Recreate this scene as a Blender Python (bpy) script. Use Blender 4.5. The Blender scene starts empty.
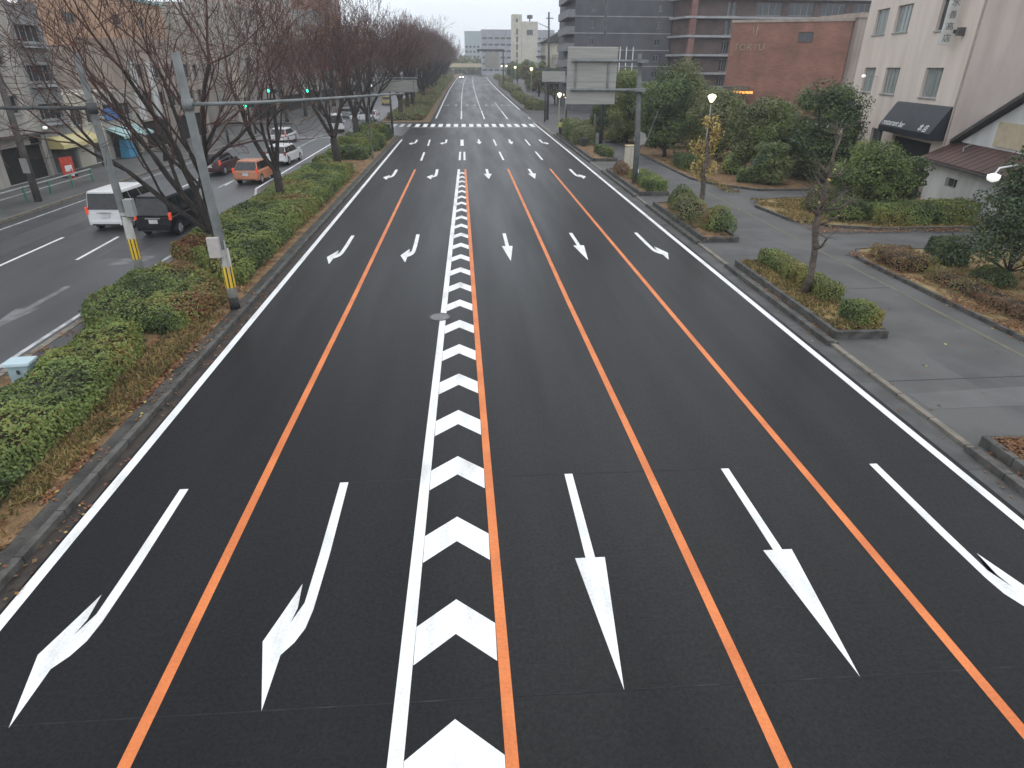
import bpy, math, random
import numpy as np
from mathutils import Vector, Matrix

random.seed(11)
rng = np.random.default_rng(11)
S = bpy.context.scene
COL = S.collection
R = math.radians
PI = math.pi

# ------------------------------------------------------------------ camera
EYE = 7.3
FPX = 630.32
def camera():
    p, y, r = R(26.744), R(4.1056), R(0.3271)
    F = Vector((math.sin(y) * math.cos(p), math.cos(y) * math.cos(p), -math.sin(p)))
    Rt = Vector((math.cos(y), -math.sin(y), 0))
    U = Rt.cross(F)
    R2 = Rt * math.cos(r) + U * math.sin(r)
    U2 = U * math.cos(r) - Rt * math.sin(r)
    m = Matrix(((R2.x, U2.x, -F.x, 0), (R2.y, U2.y, -F.y, 0), (R2.z, U2.z, -F.z, EYE), (0, 0, 0, 1)))
    cd = bpy.data.cameras.new('camera')
    cd.sensor_fit = 'HORIZONTAL'
    cd.sensor_width = 36
    cd.lens = FPX / 1024 * 36
    cd.clip_start = .1
    cd.clip_end = 6000
    o = bpy.data.objects.new('camera', cd)
    COL.objects.link(o)
    o.matrix_world = m
    S.camera = o
camera()

# ------------------------------------------------------------------ sky, sun, exposure
W = bpy.data.worlds.new("World")
S.world = W
W.use_nodes = True
SUN_EL, SUN_ROT = R(52), R(200)
def world():
    nt = W.node_tree
    nt.nodes.clear()
    N = nt.nodes.new
    L = nt.links.new
    out = N('ShaderNodeOutputWorld')
    bg = N('ShaderNodeBackground')
    bg.inputs['Strength'].default_value = 0.1
    sky = N('ShaderNodeTexSky')
    sky.sky_type = 'NISHITA'
    sky.sun_disc = False
    sky.sun_elevation = SUN_EL
    sky.sun_rotation = SUN_ROT
    sky.air_density = 1.0
    sky.dust_density = 3.0
    tc = N('ShaderNodeTexCoord')
    sep = N('ShaderNodeSeparateXYZ')
    L(tc.outputs['Generated'], sep.inputs[0])
    up = N('ShaderNodeMapRange')             # overcast luminance: brighter overhead than at the horizon
    up.inputs['From Min'].default_value = 0
    up.inputs['From Max'].default_value = 1
    up.inputs['To Min'].default_value = 12.2
    up.inputs['To Max'].default_value = 14.8
    L(sep.outputs['Z'], up.inputs['Value'])
    no = N('ShaderNodeTexNoise')
    no.inputs['Scale'].default_value = 2.2
    no.inputs['Detail'].default_value = 5
    mp = N('ShaderNodeMapping')
    mp.inputs['Scale'].default_value = (1, 1, 3.5)
    L(tc.outputs['Generated'], mp.inputs['Vector'])
    L(mp.outputs[0], no.inputs['Vector'])
    cl = N('ShaderNodeMapRange')
    cl.inputs['From Min'].default_value = .3
    cl.inputs['From Max'].default_value = .7
    cl.inputs['To Min'].default_value = .9
    cl.inputs['To Max'].default_value = 1.06
    L(no.outputs['Fac'], cl.inputs['Value'])
    mu = N('ShaderNodeMath')
    mu.operation = 'MULTIPLY'
    L(up.outputs[0], mu.inputs[0])
    L(cl.outputs[0], mu.inputs[1])
    cloud = N('ShaderNodeVectorMath')
    cloud.operation = 'SCALE'
    cloud.inputs[0].default_value = (.92, .975, 1.045)
    L(mu.outputs[0], cloud.inputs['Scale'])
    mix = N('ShaderNodeMix')
    mix.data_type = 'RGBA'
    mix.inputs['Factor'].default_value = .9
    L(sky.outputs[0], mix.inputs['A'])
    L(cloud.outputs[0], mix.inputs['B'])
    L(mix.outputs['Result'], bg.inputs['Color'])
    L(bg.outputs[0], out.inputs[0])
world()
def sun():
    d = bpy.data.lights.new('sun', 'SUN')
    d.energy = 0.5
    d.angle = R(40)
    d.color = (1, .96, .9)
    o = bpy.data.objects.new('sun', d)
    COL.objects.link(o)
    o.rotation_euler = (R(90) - SUN_EL, 0, R(180) - SUN_ROT + PI)
    o.location = (0, 0, 60)
sun()
S.view_settings.view_transform = 'Standard'
S.view_settings.look = 'None'
S.view_settings.exposure = 0.12
S.view_settings.gamma = 1
S.view_settings.use_curve_mapping = False
S.render.engine = 'CYCLES'
S.cycles.use_denoising = True
S.cycles.max_bounces = 6
S.cycles.diffuse_bounces = 3
S.cycles.glossy_bounces = 2
S.cycles.transmission_bounces = 2
S.cycles.volume_bounces = 0

# ------------------------------------------------------------------ materials
MATS = {}
def mat(name, c1, c2=None, scale=3.0, rough=.75, bump=0.0, bscale=60, metallic=0.0, spec=.5, lo=.38, hi=.62,
        fine=0.0, fscale=150, stretch=None, emit=None, estr=0.0, detail=4):
    if name in MATS:
        return MATS[name]
    m = bpy.data.materials.new(name)
    m.use_nodes = True
    nt = m.node_tree
    b = nt.nodes['Principled BSDF']
    b.inputs['Roughness'].default_value = rough
    b.inputs['Metallic'].default_value = metallic
    b.inputs['Specular IOR Level'].default_value = spec
    N = nt.nodes.new
    L = nt.links.new
    tc = N('ShaderNodeTexCoord')
    vec = tc.outputs['Object']
    if stretch:
        mp = N('ShaderNodeMapping')
        mp.inputs['Scale'].default_value = stretch
        L(vec, mp.inputs['Vector'])
        vec = mp.outputs[0]
    if c2 is None:
        c2 = tuple(min(1, x * 1.18) for x in c1)
        c1 = tuple(x * .86 for x in c1)
    no = N('ShaderNodeTexNoise')
    no.inputs['Scale'].default_value = scale
    no.inputs['Detail'].default_value = detail
    L(vec, no.inputs['Vector'])
    mr = N('ShaderNodeMapRange')
    mr.inputs['From Min'].default_value = lo
    mr.inputs['From Max'].default_value = hi
    L(no.outputs['Fac'], mr.inputs['Value'])
    mx = N('ShaderNodeMix')
    mx.data_type = 'RGBA'
    mx.inputs['A'].default_value = (*c1, 1)
    mx.inputs['B'].default_value = (*c2, 1)
    L(mr.outputs[0], mx.inputs['Factor'])
    col = mx.outputs['Result']
    if fine:
        n2 = N('ShaderNodeTexNoise')
        n2.inputs['Scale'].default_value = fscale
        n2.inputs['Detail'].default_value = 2
        L(tc.outputs['Object'], n2.inputs['Vector'])
        m2 = N('ShaderNodeMapRange')
        m2.inputs['From Min'].default_value = .3
        m2.inputs['From Max'].default_value = .7
        m2.inputs['To Min'].default_value = 1 - fine
        m2.inputs['To Max'].default_value = 1 + fine
        L(n2.outputs['Fac'], m2.inputs['Value'])
        sc = N('ShaderNodeVectorMath')
        sc.operation = 'SCALE'
        L(col, sc.inputs[0])
        L(m2.outputs[0], sc.inputs['Scale'])
        col = sc.outputs[0]
    L(col, b.inputs['Base Color'])
    if bump:
        n3 = N('ShaderNodeTexNoise')
        n3.inputs['Scale'].default_value = bscale
        n3.inputs['Detail'].default_value = 3
        L(tc.outputs['Object'], n3.inputs['Vector'])
        bp = N('ShaderNodeBump')
        bp.inputs['Strength'].default_value = bump
        bp.inputs['Distance'].default_value = .02
        L(n3.outputs['Fac'], bp.inputs['Height'])
        L(bp.outputs[0], b.inputs['Normal'])
    if emit:
        b.inputs['Emission Color'].default_value = (*emit, 1)
        b.inputs['Emission Strength'].default_value = estr
    MATS[name] = m
    return m

def brickmat(name, c1, c2, mortar, scale=1.0, bw=.24, bh=.08, rough=.8, axis='xz'):
    m = bpy.data.materials.new(name)
    m.use_nodes = True
    nt = m.node_tree
    b = nt.nodes['Principled BSDF']
    b.inputs['Roughness'].default_value = rough
    N = nt.nodes.new
    L = nt.links.new
    tc = N('ShaderNodeTexCoord')
    sep = N('ShaderNodeSeparateXYZ')
    com = N('ShaderNodeCombineXYZ')
    ad = N('ShaderNodeMath')
    ad.operation = 'ADD'
    L(tc.outputs['Object'], sep.inputs[0])
    L(sep.outputs['X'], ad.inputs[0])
    L(sep.outputs['Y'], ad.inputs[1])
    L(ad.outputs[0], com.inputs['X'])
    L(sep.outputs['Z'], com.inputs['Y'])
    br = N('ShaderNodeTexBrick')
    br.inputs['Scale'].default_value = scale
    br.inputs['Brick Width'].default_value = bw
    br.inputs['Row Height'].default_value = bh
    br.inputs['Mortar Size'].default_value = .008
    br.inputs['Color1'].default_value = (*c1, 1)
    br.inputs['Color2'].default_value = (*c2, 1)
    br.inputs['Mortar'].default_value = (*mortar, 1)
    L(com.outputs[0], br.inputs['Vector'])
    no = N('ShaderNodeTexNoise')
    no.inputs['Scale'].default_value = .5
    no.inputs['Detail'].default_value = 5
    L(tc.outputs['Object'], no.inputs['Vector'])
    mr = N('ShaderNodeMapRange')
    mr.inputs['To Min'].default_value = .75
    mr.inputs['To Max'].default_value = 1.25
    mr.inputs['From Min'].default_value = .3
    mr.inputs['From Max'].default_value = .7
    L(no.outputs['Fac'], mr.inputs['Value'])
    sc = N('ShaderNodeVectorMath')
    sc.operation = 'SCALE'
    L(br.outputs['Color'], sc.inputs[0])
    L(mr.outputs[0], sc.inputs['Scale'])
    L(sc.outputs[0], b.inputs['Base Color'])
    MATS[name] = m
    return m

M_ROAD = mat('new asphalt', (.0024, .0027, .0036), (.0048, .0053, .0068), scale=.35, rough=.37, spec=.19, bump=.12, bscale=45, fine=.5, fscale=38, stretch=(1, .25, 1))
def vary_rough(m, lo, hi, scale, stretch):
    nt = m.node_tree; N = nt.nodes.new; L = nt.links.new
    tc = N('ShaderNodeTexCoord'); mp = N('ShaderNodeMapping'); mp.inputs['Scale'].default_value = stretch
    no = N('ShaderNodeTexNoise'); no.inputs['Scale'].default_value = scale; no.inputs['Detail'].default_value = 5
    mr = N('ShaderNodeMapRange'); mr.inputs['From Min'].default_value = .32; mr.inputs['From Max'].default_value = .68
    mr.inputs['To Min'].default_value = lo; mr.inputs['To Max'].default_value = hi
    L(tc.outputs['Object'], mp.inputs['Vector']); L(mp.outputs[0], no.inputs['Vector']); L(no.outputs['Fac'], mr.inputs['Value'])
    L(mr.outputs[0], nt.nodes['Principled BSDF'].inputs['Roughness'])
vary_rough(M_ROAD, .33, .47, .7, (1, .07, 1))
def grain(m, lo, hi):
    nt = m.node_tree; N = nt.nodes.new; L = nt.links.new
    tc = N('ShaderNodeTexCoord')
    a = N('ShaderNodeTexNoise'); a.inputs['Scale'].default_value = 16; a.inputs['Detail'].default_value = 6; a.inputs['Roughness'].default_value = .75
    b = N('ShaderNodeTexNoise'); b.inputs['Scale'].default_value = 3.5; b.inputs['Detail'].default_value = 3
    L(tc.outputs['Object'], a.inputs['Vector']); L(tc.outputs['Object'], b.inputs['Vector'])
    s = N('ShaderNodeMath'); s.operation = 'MULTIPLY_ADD'; L(b.outputs['Fac'], s.inputs[0]); s.inputs[1].default_value = .12; L(a.outputs['Fac'], s.inputs[2])
    mr = N('ShaderNodeMapRange'); mr.inputs['From Min'].default_value = .36; mr.inputs['From Max'].default_value = .76
    mr.inputs['To Min'].default_value = lo; mr.inputs['To Max'].default_value = hi
    L(s.outputs[0], mr.inputs['Value']); L(mr.outputs[0], nt.nodes['Principled BSDF'].inputs['Specular IOR Level'])
grain(M_ROAD, .13, .27)
def joints(m, pitch, w):
    nt = m.node_tree; N = nt.nodes.new; L = nt.links.new
    b = nt.nodes['Principled BSDF']; src = b.inputs['Base Color'].links[0].from_socket
    tc = N('ShaderNodeTexCoord'); sp = N('ShaderNodeSeparateXYZ'); L(tc.outputs['Object'], sp.inputs[0])
    d = N('ShaderNodeMath'); d.operation = 'DIVIDE'; d.inputs[1].default_value = pitch; L(sp.outputs['Y'], d.inputs[0])
    f = N('ShaderNodeMath'); f.operation = 'FRACT'; L(d.outputs[0], f.inputs[0])
    g = N('ShaderNodeMath'); g.operation = 'GREATER_THAN'; g.inputs[1].default_value = w / pitch; L(f.outputs[0], g.inputs[0])
    mr = N('ShaderNodeMapRange'); mr.inputs['To Min'].default_value = .3; L(g.outputs[0], mr.inputs['Value'])
    s = N('ShaderNodeVectorMath'); s.operation = 'SCALE'; L(src, s.inputs[0]); L(mr.outputs[0], s.inputs['Scale']); L(s.outputs[0], b.inputs['Base Color'])
M_OLDROAD = mat('worn asphalt', (.052, .053, .056), (.078, .079, .082), scale=.5, rough=.42, bump=.15, bscale=90, fine=.18, fscale=60, stretch=(1, .2, 1))
M_PAVE = mat('grey footway asphalt', (.066, .065, .063), (.096, .095, .091), scale=.45, rough=.8, bump=.3, bscale=80, fine=.15, fscale=60)
M_PATCH = mat('pale asphalt patch', (.098, .097, .093), (.118, .117, .112), scale=.8, rough=.85, fine=.15, fscale=60)
M_TAN = mat('tan paving line', (.11, .096, .075), (.14, .122, .095), scale=2, rough=.85)
M_WHITE = mat('white road paint', (.5, .495, .48), (.78, .78, .77), scale=1.1, rough=.6, fine=.1, fscale=22, lo=.22, hi=.5, stretch=(2.2, .7, 1), detail=8)
M_WORN = mat('worn road paint', (.28, .28, .28), (.52, .52, .52), scale=2.5, rough=.7, fine=.2, fscale=30)
M_ORANGE = mat('orange road paint', (.58, .15, .034), (.7, .2, .05), scale=1.1, rough=.6, fine=.1, fscale=22, detail=8)
M_SCAR = mat('removed marking scar', (.12, .12, .12), (.19, .19, .19), scale=2, rough=.8)
M_FAINT = mat('chalk line', (.006, .006, .007), (.028, .028, .029), scale=2.2, lo=.5, hi=.64, rough=.8)
M_CONC = mat('kerb concrete', (.06, .055, .05), (.125, .118, .108), scale=2.2, rough=.9, fine=.15, fscale=35, bump=.2)
M_DARKCONC = mat('dark mossy kerb concrete', (.05, .047, .042), (.105, .1, .09), scale=3, rough=.9, fine=.2, fscale=35)
M_TANCONC = mat('tan kerb concrete', (.15, .13, .105), (.21, .185, .15), scale=3, rough=.9, fine=.15, fscale=35)
joints(M_TANCONC, 1.2, .035)
joints(M_DARKCONC, 1.2, .03)
joints(M_CONC, 1.2, .03)
M_GUTTER = mat('gutter concrete', (.06, .06, .058), (.09, .089, .086), scale=1.2, rough=.85, fine=.15, fscale=40)
M_DIRTY = mat('leaf stained gutter', (.026, .02, .016), (.05, .038, .03), scale=2.5, rough=.85, fine=.25, fscale=30)
M_SOIL = mat('leaf strewn soil', (.11, .066, .03), (.23, .135, .06), scale=2.2, rough=1, fine=.35, fscale=25, bump=.6, bscale=20)
M_DRYGRASS = mat('dry grass soil', (.17, .125, .05), (.3, .21, .1), scale=1.4, rough=1, fine=.35, fscale=25, bump=.6, bscale=25)
M_GROUND = mat('ground earth', (.06, .06, .05), (.1, .095, .075), scale=.1, rough=1)

# ------------------------------------------------------------------ mesh builders
class MB:
    def __init__(s):
        s.v = []; s.f = []; s.m = []
    def add(s, vs, fs, mi=0):
        n = len(s.v)
        s.v += [tuple(v) for v in vs]
        s.f += [tuple(i + n for i in f) for f in fs]
        s.m += [mi] * len(fs)
        return s
    def hexa(s, c, mi=0):                     # 8 corners: bottom 4 ccw, top 4 ccw
        return s.add(c, [(3, 2, 1, 0), (4, 5, 6, 7), (0, 1, 5, 4), (1, 2, 6, 5), (2, 3, 7, 6), (3, 0, 4, 7)], mi)
    def box(s, x0, x1, y0, y1, z0, z1, mi=0):
        return s.hexa([(x0, y0, z0), (x1, y0, z0), (x1, y1, z0), (x0, y1, z0), (x0, y0, z1), (x1, y0, z1), (x1, y1, z1), (x0, y1, z1)], mi)
    def prism(s, poly, z0, z1, mi=0):
        n = len(poly)
        a = sum(poly[i][0] * poly[(i + 1) % n][1] - poly[(i + 1) % n][0] * poly[i][1] for i in range(n))
        if a < 0: poly = poly[::-1]
        vs = [(x, y, z0) for x, y in poly] + [(x, y, z1) for x, y in poly]
        return s.add(vs, [tuple(range(n))[::-1], tuple(range(n, 2 * n))] + [(i, (i + 1) % n, (i + 1) % n + n, i + n) for i in range(n)], mi)
    def ex(s, poly, x0, x1, mi=0):            # poly in (y,z), extruded along x
        n = len(poly)
        a = sum(poly[i][0] * poly[(i + 1) % n][1] - poly[(i + 1) % n][0] * poly[i][1] for i in range(n))
        if a < 0: poly = poly[::-1]
        vs = [(x0, y, z) for y, z in poly] + [(x1, y, z) for y, z in poly]
        return s.add(vs, [tuple(range(n))[::-1], tuple(range(n, 2 * n))] + [(i, (i + 1) % n, (i + 1) % n + n, i + n) for i in range(n)], mi)
    def sheet(s, poly, z, mi=0):
        n = len(poly)
        a = sum(poly[i][0] * poly[(i + 1) % n][1] - poly[(i + 1) % n][0] * poly[i][1] for i in range(n))
        if a < 0: poly = poly[::-1]
        zz = z if callable(z) else (lambda x, y: z)
        return s.add([(x, y, zz(x, y)) for x, y in poly], [tuple(range(n))], mi)
    def path(s, pts, rad, n=8, mi=0, cap=True):
        pts = [Vector(p) for p in pts]
        if not hasattr(rad, '__len__'): rad = [rad] * len(pts)
        base = len(s.v)
        up = Vector((0, 0, 1))
        prev = None
        for i, p in enumerate(pts):
            a = pts[max(0, i - 1)]; b = pts[min(len(pts) - 1, i + 1)]
            t = (b - a)
            if t.length < 1e-9: t = Vector((0, 0, 1))
            t.normalize()
            if prev is None:
                q = up if abs(t.z) < .9 else Vector((1, 0, 0))
                u = t.cross(q).normalized()
            else:
                u = (prev - t * prev.dot(t))
                u = u.normalized() if u.length > 1e-6 else t.orthogonal().normalized()
            prev = u
            w = t.cross(u)
            for k in range(n):
                an = 2 * PI * k / n
                s.v.append(tuple(p + (u * math.cos(an) + w * math.sin(an)) * rad[i]))
        m = len(pts)
        for i in range(m - 1):
            for k in range(n):
                a = base + i * n + k; b = base + i * n + (k + 1) % n
                s.f.append((a, b, b + n, a + n)); s.m.append(mi)
        if cap:
            s.f.append(tuple(base + k for k in range(n))[::-1]); s.m.append(mi)
            s.f.append(tuple(base + (m - 1) * n + k for k in range(n))); s.m.append(mi)
        return s
    def lathe(s, prof, n=16, c=(0, 0, 0), mi=0):
        base = len(s.v)
        for r, z in prof:
            for k in range(n):
                a = 2 * PI * k / n
                s.v.append((c[0] + r * math.cos(a), c[1] + r * math.sin(a), c[2] + z))
        for i in range(len(prof) - 1):
            for k in range(n):
                a = base + i * n + k; b = base + i * n + (k + 1) % n
                s.f.append((a, b, b + n, a + n)); s.m.append(mi)
        s.f.append(tuple(base + k for k in range(n))[::-1]); s.m.append(mi)
        s.f.append(tuple(base + (len(prof) - 1) * n + k for k in range(n))); s.m.append(mi)
        return s
    def disc_x(s, r0, r1, x0, x1, c, n=16, mi=0):   # a ring/cylinder with its axis along x
        base = len(s.v)
        for x, r in ((x0, r0), (x0, r1), (x1, r1), (x1, r0)):
            for k in range(n):
                a = 2 * PI * k / n
                s.v.append((c[0] + x, c[1] + r * math.cos(a), c[2] + r * math.sin(a)))
        for i in range(4):
            for k in range(n):
                a = base + i * n + k; b = base + i * n + (k + 1) % n
                j = (i + 1) % 4
                s.f.append((a, b, base + j * n + (k + 1) % n, base + j * n + k)); s.m.append(mi)
        return s
    def build(s, name, mats, parent=None, loc=None, smooth=False, bevel=0, seg=2):
        me = bpy.data.meshes.new(name)
        me.from_pydata(s.v, [], s.f)
        if not isinstance(mats, (list, tuple)): mats = [mats]
        for m in mats: me.materials.append(m)
        if len(mats) > 1: me.polygons.foreach_set('material_index', s.m)
        if smooth: me.polygons.foreach_set('use_smooth', [True] * len(me.polygons))
        me.update()
        o = bpy.data.objects.new(name, me)
        COL.objects.link(o)
        if parent: o.parent = parent
        if loc: o.location = loc
        if bevel:
            b = o.modifiers.new('bevel', 'BEVEL'); b.width = bevel; b.segments = seg; b.limit_method = 'ANGLE'
        return o

def tag(o, label=None, cat=None, group=None, kind=None):
    if label: o['label'] = label
    if cat: o['category'] = cat
    if group: o['group'] = group
    if kind: o['kind'] = kind
    return o
def empty(name, loc, rz=0, label=None, cat=None, group=None):
    o = bpy.data.objects.new(name, None)
    o.empty_display_size = .3
    COL.objects.link(o)
    o.location = loc
    o.rotation_euler = (0, 0, rz)
    return tag(o, label, cat, group)
def copy_tree(o, parent=None):
    kids = list(o.children)
    c = o.copy()
    COL.objects.link(c)
    if parent: c.parent = parent
    for ch in kids: copy_tree(ch, c)
    return c
def dup(src, loc, rz=0, label=None, group=None, scale=1):
    c = copy_tree(src)
    c.location = loc
    c.rotation_euler = (0, 0, rz)
    c.scale = (scale, scale, scale)
    if label: c['label'] = label
    if group: c['group'] = group
    return c
def struct(name, mb, mats, **k):
    return tag(mb.build(name, mats, **k), kind='structure')
def text_mesh(body, size, name, m, parent, loc, rot, extrude=.01, align='LEFT', spacing=1.0):
    cu = bpy.data.curves.new('text', 'FONT')
    cu.body = body; cu.size = size; cu.extrude = extrude
    cu.align_x = align; cu.space_character = spacing
    cu.resolution_u = 3
    ob = bpy.data.objects.new('text', cu)
    COL.objects.link(ob)
    dg = bpy.context.evaluated_depsgraph_get()
    me = bpy.data.meshes.new_from_object(ob.evaluated_get(dg))
    COL.objects.unlink(ob); bpy.data.objects.remove(ob); bpy.data.curves.remove(cu)
    me.materials.clear(); me.materials.append(m)
    o = bpy.data.objects.new(name, me)
    COL.objects.link(o)
    o.parent = parent; o.location = loc; o.rotation_euler = rot
    return o

# ------------------------------------------------------------------ ground, roads, kerbs
def zr(y):                                    # the avenue rises gently beyond the crossing
    return 0.0 if y < 100 else min((y - 100) * .0085, 2.17)
YS = [-20, 0, 20, 40, 60, 80, 98]
YF = [98, 110, 125, 146, 180, 220, 260, 300, 355, 420, 520]
def bend(y):                                  # slight drift to the right far away
    return 0 if y < 146 else ((min(y, 430) - 146) / 209) ** 2 * 1.7
def strip(mb, ys, xl, xr, off=0.0, mi=0):
    fl = xl if callable(xl) else (lambda y: xl)
    fr = xr if callable(xr) else (lambda y: xr)
    vs = []
    for y in ys: vs += [(fl(y), y, zr(y) + off), (fr(y), y, zr(y) + off)]
    return mb.add(vs, [(2 * i, 2 * i + 1, 2 * i + 3, 2 * i + 2) for i in range(len(ys) - 1)], mi)
def bar(mb, ys, xl, xr, z0, z1, mi=0):        # a long kerb with real height
    fl = xl if callable(xl) else (lambda y: xl)
    fr = xr if callable(xr) else (lambda y: xr)
    for a, b in zip(ys[:-1], ys[1:]):
        mb.hexa([(fl(a), a, zr(a) + z0), (fr(a), a, zr(a) + z0), (fr(b), b, zr(b) + z0), (fl(b), b, zr(b) + z0),
                 (fl(a), a, zr(a) + z1), (fr(a), a, zr(a) + z1), (fr(b), b, zr(b) + z1), (fl(b), b, zr(b) + z1)], mi)
    return mb

gm = MB()
ys = [-60, 0, 60, 100, 146, 200, 260, 355, 420, 600, 1200]
strip(gm, ys, -900, 900, -.06)
struct('ground', gm, M_GROUND)
struct('main_road', strip(MB(), YS, -7.1, 10.02), M_ROAD)
struct('far_road', strip(MB(), YF, lambda y: -4.8 + bend(y), lambda y: 10.5 + bend(y)), M_ROAD)
struct('crossing_road', strip(MB(), [79.2, 88, 98], -12.35, -7.1), M_OLDROAD)
struct('service_road', strip(MB(), YS + YF[1:], -23.7, -12.35), M_OLDROAD)
struct('side_street', strip(MB(), [98, 108, 117], lambda y: 10.5, 60), M_PAVE)
struct('left_side_street', strip(MB(), [82, 88, 96], -120, -23.7), M_OLDROAD)
# right footway, one asphalt sheet under every bed
struct('footway', strip(MB(), YS, 10.72, 44, .06), M_PAVE)
struct('far_footway', strip(MB(), [117] + YF[2:], lambda y: 10.72 + bend(y), 40, .06), M_PAVE)
struct('shop_footway', bar(MB(), [-20, 0, 20, 40, 60, 81.8], -29.62, -23.85, -.05, .12), M_PAVE)
struct('far_shop_footway', bar(MB(), [96.2] + YF[1:], -29.62, -23.85, -.05, .12), M_PAVE)
struct('kerb', bar(MB(), [-20, 0, 20, 40, 60, 81.8], -23.849, -23.7, -.05, .15), M_TANCONC)
struct('kerb', bar(MB(), [96.2] + YF[1:], -23.849, -23.7, -.05, .15), M_TANCONC)
# gutters
struct('gutter', strip(MB(), YS, -7.36, -7.1, .004), M_DIRTY)
struct('gutter', strip(MB(), YS, 10.02, 10.565, .006), M_GUTTER)
# median island
YM = [-20, 0, 20, 40, 60, 77.5]
struct('kerb', bar(MB(), YM, -7.5, -7.36, -.05, .14), M_DARKCONC)
struct('median_paving', bar(MB(), YM, -7.8, -7.5, -.05, .12), mat('mossy paving strip', (.028, .027, .023), (.06, .057, .05), scale=1.6, rough=.9, fine=.25, fscale=30))
struct('median_soil', bar(MB(), YM, -12.05, -7.8, -.05, .11), M_SOIL)
struct('kerb', bar(MB(), YM, -12.25, -12.05, -.05, .14), M_TANCONC)
struct('median_end', MB().prism([(-12.25, 77.5), (-7.36, 77.5), (-7.7, 78.6), (-9, 79.2), (-11, 79.2), (-12, 78.6)], -.05, .13), M_CONC)
fl = lambda y: -12.0 + bend(y) * .3
struct('far_median_soil', bar(MB(), YF, fl, lambda y: -5.15 + bend(y), -.05, .11), M_SOIL)
struct('kerb', bar(MB(), YF, lambda y: -5.15 + bend(y), lambda y: -4.95 + bend(y), -.05, .14), M_CONC)
struct('kerb', MB().box(-12, -5.0, 97.8, 98, -.05, .16), M_TANCONC)
struct('median_paving', MB().box(-12.04, -11.3, 15.5, 19.6, .1, .125), M_OLDROAD)
# right kerb: full height beside the planters, lowered at the driveways
PL = [(-20, 10.7), (16.4, 24.6), (28.2, 37.2), (39.9, 50.6), (56, 80)]
last = -20
for a, b in PL:
    if a > last:
        struct('lowered_kerb', MB().box(10.56, 10.72, last, a, -.05, .075), M_TANCONC)
    struct('kerb', MB().ex([(a, -.05), (a, .16 if a > -20 else .16), (b - .1, .16), (b, .08), (b, -.05)], 10.46, 10.66), M_DARKCONC)
    struct('kerb_ledge', MB().box(10.66, 10.82, a, b, -.05, .1), M_DARKCONC)
    last = b
struct('lowered_kerb', MB().box(10.46, 10.72, last, 98, -.05, .075), M_TANCONC)
struct('kerb', bar(MB(), YF[2:], lambda y: 10.5 + bend(y), lambda y: 10.72 + bend(y), -.05, .15), M_CONC)
# footway details
struct('paving_line', MB().add([(15.5, -20, .066), (15.66, -20, .066), (15.66, 42, .066), (15.5, 42, .066)], [(0, 1, 2, 3)]), M_TAN)
struct('paving_patch', MB().sheet([(10.85, 12.4), (15.3, 12.5), (22, 12.9), (22, 13.9), (15.2, 13.5), (10.85, 13.2)], .064), M_PATCH)

M_CUT = mat('trench patch asphalt', (.055, .055, .054), (.076, .076, .075), scale=.9, rough=.7, fine=.2, fscale=50)
M_JOINT = mat('joint sealant', (.045, .045, .045), (.06, .06, .06), rough=.8)
for x0, x1, y0, y1 in ((13.6, 14.5, 25.5, 31), (11.2, 15.2, 26.3, 27.0), (12.9, 13.5, 6, 15.6), (14.6, 15.4, 43, 60), (16.9, 22.0, 27.4, 28.0)):
    struct('trench_patch', MB().sheet([(x0, y0), (x1, y0), (x1, y1), (x0, y1)], .0625 if x1 - x0 < 1 else .0645), M_CUT)
for y in (13.9, 21.3, 26.0, 33.5, 39.0, 46.0, 54.0):
    struct('paving_joint', MB().sheet([(12.8 if 16 < y < 25 or 28 < y < 37 else 10.8, y), (15.48, y + .1), (15.48, y + .125), (12.8 if 16 < y < 25 or 28 < y < 37 else 10.8, y + .025)], .068), M_JOINT)
for k, y in enumerate(range(2, 96, 4)):
    struct('gutter_joint', MB().sheet([(10.03, y), (10.55, y), (10.55, y + .03), (10.03, y + .03)], .0095), M_JOINT)
for x0, x1, y0, y1 in ((-19.9, -18.9, 22, 40), (-15.6, -14.2, 27.2, 29.6), (-22.6, -21.4, 30, 61), (-17.6, -16.7, 49, 60)):
    struct('trench_patch', MB().sheet([(x0, y0), (x1, y0), (x1, y1), (x0, y1)], .003), mat('road repair patch', (.04, .041, .043), (.058, .059, .062), scale=.8, rough=.5, fine=.2, fscale=50))

# ------------------------------------------------------------------ painted markings
ZP = .004
def mk(name, mb, m=None): return struct(name, mb, m or M_WHITE)
def line(pts, w, m, name='lane_line', z=ZP):
    mb = MB(); vs = []
    for x, y in pts: vs += [(x - w / 2, y, zr(y) + z), (x + w / 2, y, zr(y) + z)]
    mb.add(vs, [(2 * i, 2 * i + 1, 2 * i + 3, 2 * i + 2) for i in range(len(pts) - 1)])
    return mk(name, mb, m)
line([(-6.96, -20), (-6.96, 26), (-6.98, 75.2)], .19, M_WHITE, 'edge_line')
line([(9.80, -20), (9.82, 30), (9.92, 64), (9.95, 98)], .19, M_WHITE, 'edge_line')
line([(-4.15, -20), (-4.15, 5), (-4.13, 12), (-4.06, 21.3), (-3.99, 52.4)], .155, M_ORANGE)
line([(3.54, -20), (3.54, 6), (3.51, 11.5), (3.43, 20.9), (3.35, 52.4)], .155, M_ORANGE)
line([(6.68, -20), (6.68, 20), (6.71, 52.4)], .155, M_ORANGE)
w1 = lambda y: float(np.interp(y, [-20, 4.6, 11.8, 21.1, 52.3], [-1.05, -1.01, -.95, -.85, -.55]))
oc = lambda y: float(np.interp(y, [-20, 4.5, 11.8, 21.1, 52.5], [.42, .36, .27, .17, -.05]))
cy = [-20, 4.6, 11.8, 21.1, 36, 52.4]
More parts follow.
